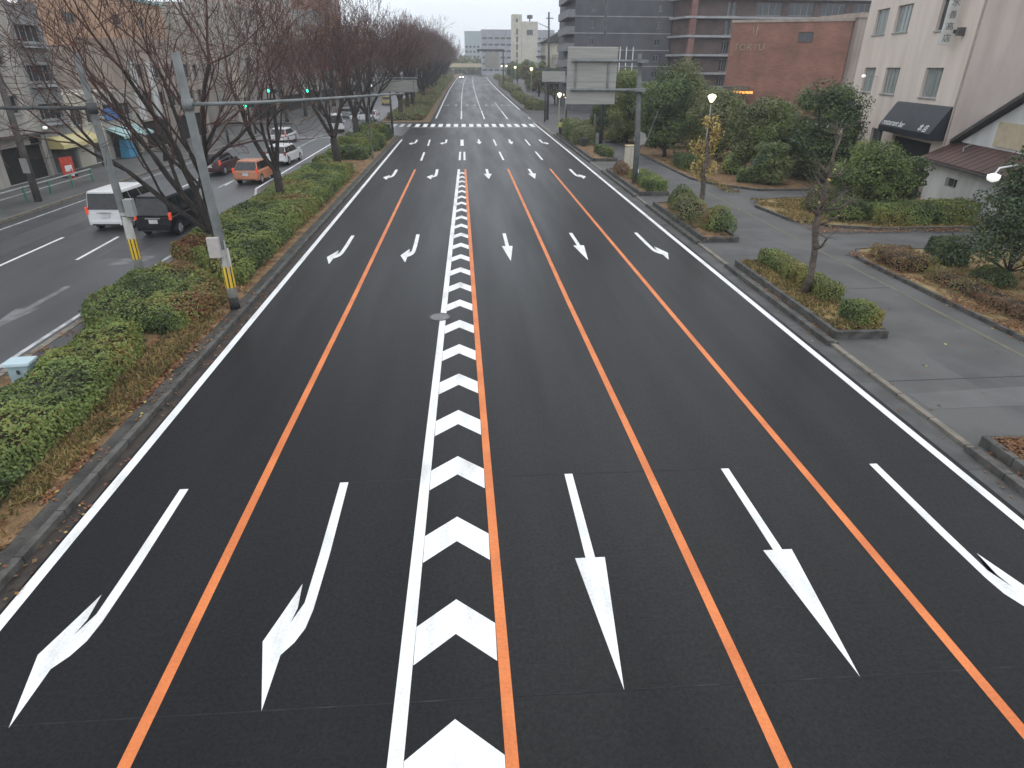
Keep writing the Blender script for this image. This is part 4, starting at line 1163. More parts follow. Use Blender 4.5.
# upright sign on brackets
sg = MB().box(U(2.5) - .12, U(2.5) + .12, -.78, -.22, 8.5, 13.6)
sgo = sg.build('upright_sign', mat('sign white', (.5, .5, .47), (.58, .58, .55), rough=.5), bar_b, bevel=.02)
for k, ch in enumerate('京水善高店'):
    text_mesh(ch, .44, 'lettering', M_DKFRAME, sgo, (U(2.5) + .126, -.71, 11.1 - k * .6), (R(90), 0, R(90)), .004)
MB().box(U(2.5) - .06, U(2.5) + .06, -.22, -.002, 9.1, 9.3).box(U(2.5) - .06, U(2.5) + .06, -.22, -.002, 12.4, 12.6).build('bracket', M_DKFRAME, sgo)
for z in (8.95, 11.3):
    MB().box(U(1.6) - .15, U(1.6) + .15, -.36, -.01, z, z + .42).build('wall_box', M_DKFRAME, bar_b)
pip = MB().path([(U(.12), -.07, 0), (U(.12), -.07, 15)], .05, 8)
pip.build('downpipe', mat('pinkish pipe', (.34, .29, .25), (.4, .34, .3)), bar_b)
# ac unit low on the flank
ac = empty('ac_unit', (*skew(-.02, 2.1), 4.35), RZ + PI / 2, 'small air conditioner on the flank of the pinkish white building above the brown roof', 'air conditioner')
MB().box(-.4, .4, -.38, -.08, 0, .6).build('casing', M_FRAME, ac, bevel=.02)
MB().disc_x(.03, .24, 0, .02, (0, 0, 0), 16).build('fan_grille', M_DKFRAME, ac).location = (0, 0, 0)
ac.children[1].rotation_euler = (0, 0, R(90)); ac.children[1].location = (0, -.385, .3)
MB().box(-.42, .42, -.4, .0, -.06, -.004).build('bracket', M_DKFRAME, ac)
# small lamps in front of that facade
def wall_lamp(loc, rz, label):
    r = empty('wall_lamp', loc, rz, label, 'lamp')
    MB().path([(0, 0, 0), (0, -.5, .12), (0, -.9, .08)], .025, 6).build('bracket', M_FRAME, r)
    MB().lathe([(.02, .1), (.12, .07), (.15, 0), (.12, -.08), (.02, -.11)], 12, (0, -1.0, .05)).build('lamp_glass', M_LAMPW, r, smooth=True)
wall_lamp((*skew(12.1, -.01), 6.75), RZ, 'white lamp on a bracket between the two left middle floor windows')
wall_lamp((*skew(11.5, -.01), 3.6), RZ, 'lower white bracket lamp above the ground floor window')

# low white house with a lean-to and a gable
hs = 10.2
x, y = skew(-.4, -.75)
wh = empty('white_house', (x, y, .06), RZ, 'low white house with a brown lean-to roof and a plain gable', 'house')
ops2 = [(2.2, 3.4, 1.25, 1.75)]
m = wall_mb(hs, 2.55, ops2)
m.add([(0, 0, 0), (0, 9, 0), (0, 9, 2.55), (0, 0, 2.55)], [(0, 1, 2, 3)])
m.add([(hs, 0, 0), (hs, 9, 0), (hs, 9, 2.55), (hs, 0, 2.55)], [(3, 2, 1, 0)])
# gable set back 2.2 m
g = [(0.2, 2.55), (hs - .2, 2.55), (hs - .2, 3.5), (hs / 2 + .2, 6.0), (.2, 3.5)]
m.add([(p, 1.3, q) for p, q in g] + [(p, 9, q) for p, q in g], [tuple(range(5)), (1, 6, 7, 2), (0, 4, 9, 5), tuple(range(5, 10))[::-1]])
m.build('wall', C_WHITEW, wh)
window(wh, ops2[0], 0, sill=False)
lt = MB().hexa([(-.35, -.5, 2.42), (hs + .3, -.5, 2.42), (hs + .3, 1.3, 3.3), (-.35, 1.3, 3.3), (-.35, -.5, 2.54), (hs + .3, -.5, 2.54), (hs + .3, 1.3, 3.42), (-.35, 1.3, 3.42)])
for k in range(18):
    u = -.3 + k * (hs + .5) / 17
    lt.hexa([(u, -.505, 2.543), (u + .05, -.505, 2.543), (u + .05, 1.29, 3.423), (u, 1.29, 3.423), (u, -.505, 2.558), (u + .05, -.505, 2.558), (u + .05, 1.29, 3.436), (u, 1.29, 3.436)])
lto = lt.build('lean_to_roof', C_ROOFB, wh)
MB().box(-.36, hs + .31, -.62, -.505, 2.36, 2.47).build('gutter', C_DROOF, lto)
vg = MB()
for pa, pb in (((-.35, 3.3), (hs / 2 + .2, 6.12)), ((hs / 2 + .2, 6.12), (hs + .25, 3.3))):
    vg.hexa([(pa[0], .9, pa[1]), (pb[0], .9, pb[1]), (pb[0], 9.3, pb[1]), (pa[0], 9.3, pa[1]),
             (pa[0], .9, pa[1] + .22), (pb[0], .9, pb[1] + .22), (pb[0], 9.3, pb[1] + .26), (pa[0], 9.3, pa[1] + .26)])
vg.build('roof', C_DROOF, wh)
MB().box(3.3, 6.3, 1.24, 1.295, 3.55, 4.75).build('tan_panel', mat('tan board', (.44, .36, .24), (.5, .42, .3), rough=.8), wh)
MB().path([(1.5, 1.2, 3.45), (1.5, .8, 3.25), (2.1, .5, 3.1)], .03, 6).build('pipe', M_FRAME, wh)
bw = empty('boundary_wall', (*skew(.2, -.2), .06), RZ, 'short pale wall stub between the white house and the navy awning entrance', 'wall')
MB().box(-2.2, .1, -1.3, -1.1, 0, 1.6).box(-2.2, -2.0, -1.1, .15, 0, 1.6).build('wall', C_PINKW, bw)
MB().box(-2.26, .16, -1.36, -1.04, 1.603, 1.69).build('coping', C_GREYB, bw)

# brick block in front of the hotel
br = empty('brick_building', (32.4, 85, .1), R(-24), 'windowless red brown brick block with pale lettering and a small high window', 'building')
BW, BD, BH = 13.2, 12, 12.0
so = [(7.6, 9.2, 10.0, 10.95)]
m = wall_mb(BW, BH, so)
m.add([(0, 0, 0), (BW, 0, 0), (BW, BD, 0), (0, BD, 0), (0, 0, BH), (BW, 0, BH), (BW, BD, BH), (0, BD, BH)], [(1, 2, 6, 5), (2, 3, 7, 6), (3, 0, 4, 7), (4, 5, 6, 7)])
m.build('wall', BRICK, br)
window(br, so[0], 0, fm=M_DKFRAME)
MB().box(-.1, BW + .1, -.1, BD + .1, BH + .003, BH + .3).build('roof', C_TAUPE, br)
M_GOLD = mat('pale gilt letters', (.26, .21, .14), (.36, .3, .2), rough=.4)
text_mesh('TOKYU', 1.0, 'lettering', M_GOLD, br, (.5, -.01, 9.1), (R(90), 0, 0), .04, spacing=1.08)
em = MB()
em.path([(2.9, -.08, 11.6), (2.95, -.08, 10.9), (2.9, -.08, 10.3), (2.6, -.08, 10.0)], [.03, .1, .09, .03], 6)
em.path([(2.45, -.08, 11.2), (2.55, -.08, 10.75), (2.6, -.08, 10.5)], [.03, .06, .03], 6)
em.build('emblem', M_GOLD, br).location = (0, 0, .35)
cp = MB().box(-1.6, 3.0, -3.4, -.005, 4.75, 5.15)
cp.build('canopy', M_DKFRAME, br)
MB().box(1.3, 3.6, -3.95, -3.55, 4.45, 4.7).build('lit_sign', mat('orange lit sign', (.8, .3, .08), (.85, .4, .12), emit=(1, .42, .08), estr=1.2), br)
for u in (-1.3, 2.7): MB().path([(u, -3.2, 0), (u, -3.2, 4.74)], .12, 8).build('canopy_post', M_DKFRAME, br)
tb = building('taupe_building', 'plain taupe wall block between the brick block and the pinkish white building', (44.7, 79.0, .1), R(8), 12, 12, 12.3, [(8.6, 9.0, 2.5, 8.2, 'gap', M_DKFRAME)], C_TAUPE)
lw = empty('low_wall', (29.5, 71.5, .1), R(-35), 'low pale wall below the brick block behind the evergreens', 'wall')
MB().box(0, 9, 0, .25, 0, 2.2).build('wall', C_WHITEW, lw)
MB().box(-.05, 9.05, -.05, .3, 2.203, 2.3).build('coping', C_GREYB, lw)

# brown hotel with pale balcony slabs
ho = empty('hotel', (36.7, 115, .1), 0, 'brown hotel with pale projecting floor bands and pinkish brick pillars', 'hotel')
HW, HH = 46, 24.5
FZ = [3.5, 6.15, 8.85, 11.6, 14.3, 17.0, 19.7, 22.4]
hops = []
for i, z in enumerate(FZ[:-1]):
    hops += [(6.2, 7.0, z + .45, z + 2.3, 'window', M_CURT), (7.1, 7.9, z + .45, z + 2.3, 'window', M_CURT)]
    if i >= 3:
        for k in range(6):
            a = 11.2 + k * 5.4
            hops += [(a, a + 4.3, z + .55, z + 2.3, 'window', M_CURT)]
m = wall_mb(HW, HH, hops, y=1.1)
m.add([(-2.2, 8, 0), (0, 1.1, 0), (0, 1.1, HH), (-2.2, 8, HH)], [(0, 1, 2, 3)])
m.add([(-2.2, 8, 0), (-2.2, 22, 0), (-2.2, 22, HH), (-2.2, 8, HH)], [(3, 2, 1, 0)])
m.add([(0, 1.1, HH), (HW, 1.1, HH), (HW, 22, HH), (-2.2, 22, HH), (-2.2, 8, HH)], [(0, 1, 2, 3, 4)])
m.build('wall', BRICK2, ho)
for o in hops: window(ho, o, 0, y=1.1, sill=False)
for z in FZ:
    MB().prism([(-2.9, 8), (-.6, .25), (-.15, 0), (HW, 0), (HW, 1.098), (0, 1.098), (-2.2, 7.9)], z, z + .32).build('floor_band', C_BAND, ho)
PINKB = brickmat('pinkish brick', (.27, .14, .115), (.22, .11, .095), (.16, .11, .1), bw=.5, bh=.16)
zz = [0] + FZ
for i in range(len(zz)):
    z0 = zz[i] + (.323 if i else 0); z1 = (zz[i + 1] - .003) if i + 1 < len(zz) else HH
    MB().box(.15, 1.15, .15, 1.09, z0, z1).build('pillar', PINKB, ho)
MB().box(-2.6, HW, .6, 22, HH + .003, HH + .5).build('roof', C_BAND, ho)

# dark grey apartment block
ga = empty('apartment_block', (18.8, 120, .1), 0, 'tall dark grey apartment block with thin white floor lines', 'building')
GW, GH = 16.5, 27
FL = [4.8, 7.25, 9.7, 12.2, 14.65, 17.1, 19.6, 22.1, 24.6]
gops = []
for z in FL[:-1]:
    gops += [(2.6, 3.3, z + .8, z + 1.75, 'window', M_CURT), (13.8, 14.7, z + .8, z + 1.75, 'window', mat('lit window', (.5, .5, .48), (.6, .6, .58), rough=.3, emit=(1, .97, .9), estr=.35))]
m = wall_mb(GW, GH, gops)
m.add([(0, 0, 0), (.1, 13, 0), (.1, 13, GH), (0, 0, GH), (GW, 0, 0), (GW, 20, 0), (GW, 20, GH), (GW, 0, GH), (.1, 20, 0), (.1, 20, GH)],
      [(1, 0, 3, 2), (4, 5, 6, 7), (8, 1, 2, 9), (3, 7, 6, 9, 2)])
m.build('wall', C_DGREY, ga)
for o in gops: window(ga, o, 0, fm=M_FRAME, sill=False)
for z in FL:
    MB().box(.0, GW, -.07, -.003, z, z + .13).build('floor_line', C_BAND, ga)
    # balconies on the angled flank
    q = [(-.003, -.02), (.08, 13), (-1.1, 13), (-1.3, -.02)]
    b = MB(); b.prism(q, z - .1, z + .12)
    b.prism([(-1.3, -.02), (-1.1, 13), (-.98, 13), (-1.18, -.02)], z + .123, z + 1.05)
    b.prism([(-.003, -.02), (-1.177, -.02), (-1.177, .1), (-.003, .1)], z + .123, z + 1.05)
    b.build('balcony', mat('grey balcony', (.17, .172, .178), (.22, .222, .228), rough=.8), ga)
MB().box(0, GW, .1, 20, GH + .003, GH + .4).build('roof', C_DGREY, ga)

# far buildings
def simple(name, label, loc, w, d, h, m, nf, bays, ww, wh, rz=0, pane=None, z0=1.2, fh=3.2, skip=0, roofm=None):
    return building(name, label, loc, rz, w, d, h, rows(w, h, nf, bays, z0, fh, ww, wh, pane, skip), m, roofm, parapet=.9, rooflip=.1)
simple('civic_building', 'wide pale grey building closing the end of the avenue', (12, 452, 2), 46, 20, 25, C_LAV, 6, 12, 3.0, 1.2, z0=2.5, fh=3.6)
cb = simple('cream_building', 'cream block with a higher stair tower far down the avenue', (30.0, 362, 2), 8, 14, 24.5, C_CREAM, 1, 1, 3.2, 2.4, z0=19.4)
tw = wall_mb(4.9, 28.5, [(1.9, 2.9, 25, 26.6)] + [(2.1, 3.0, 6 + 3.4 * k, 8.6 + 3.4 * k) for k in range(5)])
tw.add([(0, 0, 0), (4.9, 0, 0), (4.9, 8, 0), (0, 8, 0), (0, 0, 28.5), (4.9, 0, 28.5), (4.9, 8, 28.5), (0, 8, 28.5)], [(1, 2, 6, 5), (2, 3, 7, 6), (3, 0, 4, 7), (4, 5, 6, 7)])
tw.add([(0, .2, 0), (4.9, .2, 0), (4.9, .2, 28), (0, .2, 28)], [(0, 1, 2, 3)], 1)
two = tw.build('stair_tower', [C_CREAM, M_DKFRAME], cb, loc=(-5.0, 0, 0))
wt = MB().lathe([(.3, 0), (.3, 2), (1.4, 2.2), (1.5, 3.6), (.3, 3.9)], 12, (4.2, 4, 24.7)).build('water_tank', M_DSTEEL, cb)
simple('pale_building', 'pale greenish block in the mist left of the wide grey building', (1.5, 520, 2), 14, 16, 27, mat('pale green grey render', (.36, .42, .41), (.42, .48, .47), rough=.8), 6, 5, 1.6, 1.4)
# cream house with a dark roof on the right
chh = building('cream_house', 'cream house with a dark overhanging roof beside the grey apartment block', (22.5, 205, .9), R(-90), 12, 9, 12.2, rows(12, 12, 3, 3, 2.2, 3.6, 2.2, 1.6, M_GLASS), C_CREAM, parapet=0)
rf = MB()
rf.hexa([(-1, -1.2, 12.3), (13, -1.2, 12.3), (13, 10.2, 12.3), (-1, 10.2, 12.3), (-1, 4.4, 15.2), (13, 4.4, 15.2), (13, 4.6, 15.2), (-1, 4.6, 15.2)])
rf.build('roof', C_DROOF, chh)
MB().box(-.5, 12.5, -1.3, -.01, 5.2, 5.5).box(-.5, 12.5, -1.3, -.01, 8.8, 9.1).build('eave', C_DROOF, chh)
w2 = simple('grey_house', 'grey flat roofed house in front of the cream house far right', (24.5, 188, .8), 7, 7, 8.5, C_GREYB, 2, 2, 1.6, 1.4)

# --- left side row along the shop footway, facing the avenue
def left(name, label, y0, w, h, m, ops, d=12, x=-29.62, roofm=None, parapet=.4, fm=None):
    return building(name, label, (x, y0, .12), R(90), w, d, h, ops, m, roofm, parapet=parapet, fm=fm, rooflip=.05)
b1 = left('office_building', 'grey beige office building with a wide black garage opening at the far left', 30, 19.7, 21, C_GREYB,
          [(14.7, 19.2, .02, 2.25, 'gap'), (18.0, 19.3, 2.2, 2.75, 'gap'), (1, 4, .02, 2.6, 'shop'), (6, 12.5, .02, 2.6, 'shop')] +
          [(a, a + 1.5, z, z + 1.1, 'window', M_GLASS) for z in (4.2, 7.1, 10, 13, 16) for a in (2, 6, 10, 14.2, 16.6)])
MB().box(14.4, 19.5, -.5, -.004, 2.8, 2.95).build('canopy', M_DKFRAME, b1)
wall_lamp((-29.6, 48.4, 2.95 + .4), R(90), 'lit lamp on the grey beige office wall above the garage opening')
b2 = left('narrow_building', 'narrow grey building with ledges under its windows and a yellow shop awning', 49.75, 3.55, 10.6, C_GREY,
          [(.35, 3.1, z, z + 1.05, 'window', M_GLASS) for z in (3.6, 6.05, 8.5)] + [(.3, 3.3, .02, 1.75, 'shop', mat('dim shop interior', (.05, .045, .04), (.1, .09, .08), scale=2))])
for z in (3.25, 5.7, 8.15): MB().box(.2, 3.3, -.35, -.003, z, z + .14).build('ledge', C_BAND, b2)
M_YAWN = mat('yellow canvas', (.46, .37, .14), (.56, .49, .26), scale=.8, rough=.7, stretch=(1, .2, .2))
ya = MB()
prof = [(0, 2.5), (-.4, 2.45), (-.75, 2.28), (-.98, 2.0), (-1.02, 1.72), (-.97, 1.72), (-.93, 1.98), (-.72, 2.22), (-.38, 2.38), (0, 2.43)]
n = len(prof)
ya.add([(.15, p - .01, q) for p, q in prof] + [(5.3, p - .01, q) for p, q in prof], [((i + 1) % n, i, i + n, (i + 1) % n + n) for i in range(n)])
for xx in (.16, 5.29): ya.add([(xx, p - .01, q) for p, q in prof[:5]] + [(xx, -.01, 1.72)], [(0, 1, 2, 3, 4, 5)])
ya.build('awning', M_YAWN, b2, smooth=False)
b3 = left('shop_house', 'low cream two storey shop right behind the end of the yellow awning', 53.36, 4.6, 4.95, C_CREAM,
          [(.4, 2.1, 2.95, 4.3, 'window', M_GLASS), (2.5, 4.2, 3.0, 4.0, 'window', M_GLASS), (2.2, 4.2, .02, 1.6, 'shop', M_DKFRAME)], parapet=.15)
b4 = left('shop', 'low grey shop with a blue sign above its pale teal awning', 58.0, 6.0, 5.0, C_GREYB,
          [(.7, 5.2, .02, 2.1, 'shop', mat('shop window', (.1, .1, .1), (.2, .2, .19), scale=2)), (.6, 2.6, 3.2, 4.2, 'window', M_GLASS), (3.4, 5.4, 3.2, 4.2, 'window', M_GLASS)], parapet=.15)
M_TEAL = mat('pale teal canvas', (.27, .42, .42), (.36, .52, .5), rough=.7)
MB().hexa([(.2, -1.3, 1.75), (5.8, -1.3, 1.75), (5.8, -.005, 2.35), (.2, -.005, 2.35), (.2, -1.3, 1.8), (5.8, -1.3, 1.8), (5.8, -.005, 2.42), (.2, -.005, 2.42)]).box(.2, 5.8, -1.32, -1.302, 1.6, 1.8).build('awning', M_TEAL, b4)
MB().box(.5, 2.9, -.12, -.006, 3.0, 3.9).build('blue_sign', mat('blue sign board', (.06, .14, .36), (.09, .19, .42), rough=.5), b4)
b5 = left('banner_building', 'taupe building carrying tall white banners on its front', 64.05, 7.6, 8.2, C_TAUPE,
          [(1, 6.6, .02, 2.4, 'shop')] + [(a, a + 1.3, z, z + 1.2, 'window', M_GLASS) for z in (3.6, 6.0) for a in (2.2, 5.6)])
for a in (.6, 4.1): MB().box(a, a + 1.1, -.16, -.01, 2.6, 7.4).build('banner', C_WHITEW, b5)
b6 = left('red_roof_shop', 'dull brown building on the corner before the left side street', 71.7, 9.8, 9.0, C_TAUPE, rows(9.8, 9, 2, 4, 3.4, 2.5, 1.4, 1.3, M_GLASS) + [(.8, 9, .02, 2.4, 'shop')])
ob = building('orange_building', 'tall orange tan building behind the low shops', (-37.2, 66.5, .1), R(90), 27, 14, 13.6,
              [(4.2, 6.4, 10.7, 11.6, 'window'), (14, 15.4, 8.2, 9.2, 'window'), (20, 21.4, 8.2, 9.2, 'window'), (14, 15.4, 11, 12, 'window'), (20, 21.4, 11, 12, 'window')], C_ORANGE, M_TEAL, parapet=.35)
for k, (y0, w, h, m, lab, fl) in enumerate([
        (97.5, 15, 14, C_GREYB, 'grey beige block on the far corner of the left side street', 4),
        (113, 17, 20, C_TAUPE, 'taupe tower block behind the first far median trees', 6),
        (131, 14, 12.5, C_CREAM, 'cream block behind the far tree row on the left', 3),
        (146, 16, 16.5, C_GREY, 'mid grey block left of the avenue carrying a red lit sign', 5),
        (163, 18, 25, C_REDB, 'tall red brown block rising above the bare trees', 7),
        (182, 26, 15, C_LAV, 'lavender grey block deep behind the bare trees', 4),
        (210, 40, 17, C_GREYB, 'long grey beige block far behind the left tree row', 4),
        (252, 60, 15, C_TAUPE, 'farthest taupe block behind the left tree row', 4)]):
    bb = left('city_block', lab, y0, w, h, m, rows(w, h, fl, max(3, int(w / 4.5)), 3.6, 3.0, 1.8, 1.5, (M_GLASS, M_CURT)[k % 2]) + [(1, w - 1, .02, 2.6, 'shop')])
    if k == 3:
        sb = MB().box(3, 13, -.35, -.02, 6.4, 8.4).build('sign_board', mat('red lit sign', (.4, .03, .03), (.5, .05, .04), emit=(1, .06, .04), estr=.35), bb)
sc2 = building('corner_shop', 'pale shop across the left side street with a green fascia', (-31, 99, .1), 0, 1.2, 8, 6.5, [], C_CREAM, parapet=.2)
sc2.location = (-31.3, 97.3, .12)

# ------------------------------------------------------------------ street furniture
M_POLE = mat('grey painted pole', (.115, .122, .12), (.17, .178, .175), scale=2.5, rough=.6)
M_POLEPALE = mat('pale pole wrap', (.38, .37, .34), (.46, .45, .42), scale=5, rough=.8)
M_YEL = mat('yellow reflective band', (.72, .47, .03), (.8, .55, .05), scale=4, rough=.5)
M_BLK = mat('black band', (.02, .02, .02), (.035, .035, .035), rough=.7)
def striped(root, r, z0, z1):
    b = MB(); n = 24
    for k in range(n):
        a, c = 2 * PI * k / n, 2 * PI * (k + 1) / n
        b.add([(r * math.cos(a), r * math.sin(a), z0), (r * math.cos(c), r * math.sin(c), z0), (r * math.cos(c), r * math.sin(c), z1), (r * math.cos(a), r * math.sin(a), z1)], [(0, 1, 2, 3)], 0 if k % 3 else 1)
    b.build('striped_band', [M_YEL, M_BLK], root)
# pole with its arm reaching left over the service road
p1 = empty('signal_pole', (-13.05, 25.4, 0), 0, 'grey pole with a yellow and black band whose arm reaches left over the service road', 'pole')
MB().path([(0, 0, -.02), (0, 0, 1.0), (-.2, 0, 7.6)], [.15, .148, .11], 18).build('shaft', M_POLE, p1, smooth=True)
MB().path([(0, 0, 0), (0, 0, 2.1)], [.160, .157], 18).build('wrap', M_POLEPALE, p1, smooth=True)
striped(p1, .166, .45, 1.25)
MB().box(.1, .42, -.16, .12, 2.1, 2.75).build('control_box', mat('grey steel box', (.3, .31, .3), (.36, .37, .36), rough=.5), p1, bevel=.02)
MB().lathe([(.175, -.06), (.175, .06)], 18, (0, 0, 2.2)).build('clamp', M_POLEPALE, p1)
arm = MB().path([(0, 0, 5.9), (-3, .05, 5.9), (-7.5, .1, 6.05)], [.07, .065, .05], 10)
arm.lathe([(.17, -.18), (.17, .18)], 14, (-.15, 0, 5.9)).build('arm', M_DSTEEL, p1, smooth=True)
# pole with its arm reaching over the avenue
p2 = empty('signal_pole', (-7.72, 20.3, .1), 0, 'grey pole with a pale box whose long arm reaches over the avenue', 'pole')
MB().path([(0, 0, -.02), (0, 0, 1.0), (-.22, 0, 7.5)], [.15, .148, .12], 18).build('shaft', M_POLE, p2, smooth=True)
MB().path([(0, 0, 0), (0, 0, .42)], [.158, .157], 18).build('dark_base', M_BLK, p2, smooth=True)
MB().path([(0, 0, .42), (0, 0, 2.0)], [.158, .154], 18).build('wrap', M_POLEPALE, p2, smooth=True)
striped(p2, .165, .75, 1.45)
MB().box(-.36, .0, -.3, -.14, 1.78, 2.42).build('pale_box', mat('pinkish grey box', (.46, .41, .39), (.52, .47, .45), rough=.6), p2, bevel=.02)
MB().path([(.1, -.12, 1.2), (.12, -.14, 1.9), (.1, -.1, 2.3)], .025, 6).build('conduit', M_POLEPALE, p2)
ar = MB().path([(-.17, 0, 6.18), (1.5, 0, 6.22), (3.6, 0, 6.33), (6.0, 0, 6.48)], [.055, .05, .042, .03], 10)
ar.lathe([(.16, -.15), (.16, .15)], 14, (-.17, 0, 6.18)).build('arm', M_STEEL, p2, smooth=True)
# pale blue cabinet
cbx = empty('cabinet', (-11.15, 15.0, .1), R(6), 'pale blue utility cabinet half sunk in the nearest hedge', 'cabinet')
MB().ex([(-.2, 0), (.2, 0), (.2, .56), (-.2, .56)], -.24, .24).build('body', mat('pale blue steel', (.33, .45, .49), (.38, .5, .54), scale=5, rough=.5), cbx, bevel=.03)
MB().ex([(-.26, .565), (.26, .565), (.23, .65), (-.23, .65)], -.3, .3).build('lid', mat('pale blue steel lid', (.42, .54, .58), (.47, .58, .62), scale=5, rough=.5), cbx, bevel=.02)
MB().box(-.03, .03, -.23, -.202, .36, .46).build('handle', M_DSTEEL, cbx)
# left footway utility pole with a street light
up = empty('utility_pole', (-24.95, 39.5, .12), 0, 'tall dark utility pole on the left shop footway', 'pole')
MB().path([(0, 0, -.02), (.02, 0, 4), (.1, 0, 13)], [.2, .18, .13], 14).build('shaft', mat('weathered pole', (.09, .082, .075), (.14, .125, .115), scale=3, rough=.9), up, smooth=True)
MB().path([(.05, 0, 9.9), (1.0, .1, 10.2), (1.7, .1, 10.15)], .04, 7).build('lamp_arm', M_POLE, up)
MB().lathe([(.05, .1), (.2, .05), (.24, -.05), (.1, -.12)], 12, (1.85, .1, 10.1)).build('lamp_head', M_LAMPW, up, smooth=True)
MB().box(-.2, .2, -.22, -.19, 1.6, 2.4).build('notice', M_FRAME, up)
# guard rail with green posts
gr = empty('guard_rail', (-25.6, 34.5, .12), 0, 'pale guard rail with green posts along the left shop footway', 'fence')
rl = MB()
rl.path([(0, 0, .78), (0, 12.5, .78)], .045, 8); rl.path([(0, 0, .45), (0, 12.5, .45)], .035, 8)
rl.build('rail', mat('weathered rail', (.3, .31, .29), (.4, .41, .385), scale=4, rough=.7), gr)
for k in range(6):
    MB().path([(0, k * 2.45 + .1, 0), (0, k * 2.45 + .1, .84)], .06, 8).build('post', mat('green rail post', (.05, .22, .15), (.07, .28, .19), rough=.5), gr)
# red signboard and cones
M_REDP = mat('red plastic', (.48, .05, .035), (.58, .085, .05), rough=.5)
def cone(loc, label):
    c = empty('traffic_cone', loc, 0, label, 'traffic cone')
    MB().lathe([(.16, .05), (.03, .7), (.0, .71)], 14).build('body', M_REDP, c, smooth=True)
    MB().lathe([(.125, .24), (.098, .40)], 14).build('white_band', M_WPAINT, c)
    MB().box(-.2, .2, -.2, .2, 0, .05).build('base', M_REDP, c)
cone((-27.3, 47.7, .12), 'red traffic cone beside the red banner stand')
rs = empty('banner_stand', (-28.0, 48.6, .12), R(70), 'red banner stand with a white patch outside the grey beige office building', 'sign')
MB().box(-.5, .5, -.03, .03, .15, 1.35).build('board', M_REDP, rs, bevel=.01)
MB().box(-.25, .3, -.045, -.032, .4, .8).build('white_patch', M_WPAINT, rs)
for x in (-.45, .45): MB().box(x - .03, x + .03, -.25, .25, 0, .14).build('foot', M_DSTEEL, rs)
# things outside the shops
tp = empty('tarpaulin_stack', (-28.9, 59.6, .12), R(90), 'stack under a bright blue tarpaulin outside the teal awning shop', 'tarpaulin')
MB().hexa([(-.75, -.4, 0), (.75, -.4, 0), (.8, .4, 0), (-.8, .4, 0), (-.6, -.3, 1.45), (.55, -.28, 1.3), (.6, .3, 1.4), (-.6, .3, 1.55)]).build('tarpaulin', mat('blue tarpaulin', (.04, .2, .34), (.07, .27, .42), scale=4, rough=.5, bump=.6, bscale=8), tp, bevel=.06)
ab = empty('signboard', (-24.6, 57.2, .12), R(60), 'small dark folding signboard standing near the kerb of the left footway', 'sign')
MB().hexa([(-.4, -.35, 0), (.4, -.35, 0), (.4, -.3, 0), (-.4, -.3, 0), (-.4, -.05, 1.05), (.4, -.05, 1.05), (.4, 0, 1.05), (-.4, 0, 1.05)]).build('front_board', M_DKFRAME, ab)
MB().hexa([(-.4, .3, 0), (.4, .3, 0), (.4, .35, 0), (-.4, .35, 0), (-.4, .01, 1.05), (.4, .01, 1.05), (.4, .06, 1.05), (-.4, .06, 1.05)]).build('back_board', M_DKFRAME, ab)
def bicycle(loc, rz, label):
    b = empty('bicycle', loc, rz, label, 'bicycle')
    for y in (-.52, .52):
        w = MB(); n = 20
        w.path([(0, y + .32 * math.cos(2 * PI * k / n), .33 + .32 * math.sin(2 * PI * k / n)) for k in range(n + 1)], .022, 5, cap=False)
        wo = w.build('wheel', M_BLK, b)
        sp = MB()
        for k in range(8):
            a = PI * k / 8
            sp.path([(0, y + .31 * math.cos(a), .33 + .31 * math.sin(a)), (0, y - .31 * math.cos(a), .33 - .31 * math.sin(a))], .004, 4)
        sp.build('spokes', M_STEEL, wo)
    f = MB()
    for s, e in (((0, -.52, .33), (0, -.05, .3)), ((0, -.05, .3), (0, -.18, .78)), ((0, -.05, .3), (0, .36, .75)), ((0, -.15, .62), (0, .36, .72)), ((0, -.52, .33), (0, -.16, .7)), ((0, .52, .33), (0, .36, .9))):
        f.path([s, e], .022, 6)
    f.build('frame', mat('bicycle paint', (.3, .3, .32), (.38, .38, .4), rough=.35), b)
    MB().path([(-.25, .22, .95), (-.1, .36, .95), (.1, .36, .95), (.25, .22, .95)], .016, 6).build('handlebar', M_STEEL, b)
    MB().ex([(-.32, .78), (-.06, .8), (-.06, .84), (-.32, .86)], -.07, .07).build('saddle', M_BLK, b, bevel=.02)
    MB().hexa([(-.14, .5, .72), (.14, .5, .72), (.14, .72, .72), (-.14, .72, .72), (-.17, .46, .95), (.17, .46, .95), (.17, .78, .95), (-.17, .78, .95)]).build('basket', M_STEEL, b)
bicycle((-28.6, 54.4, .12), R(30), 'grey bicycle parked outside the low cream shop')

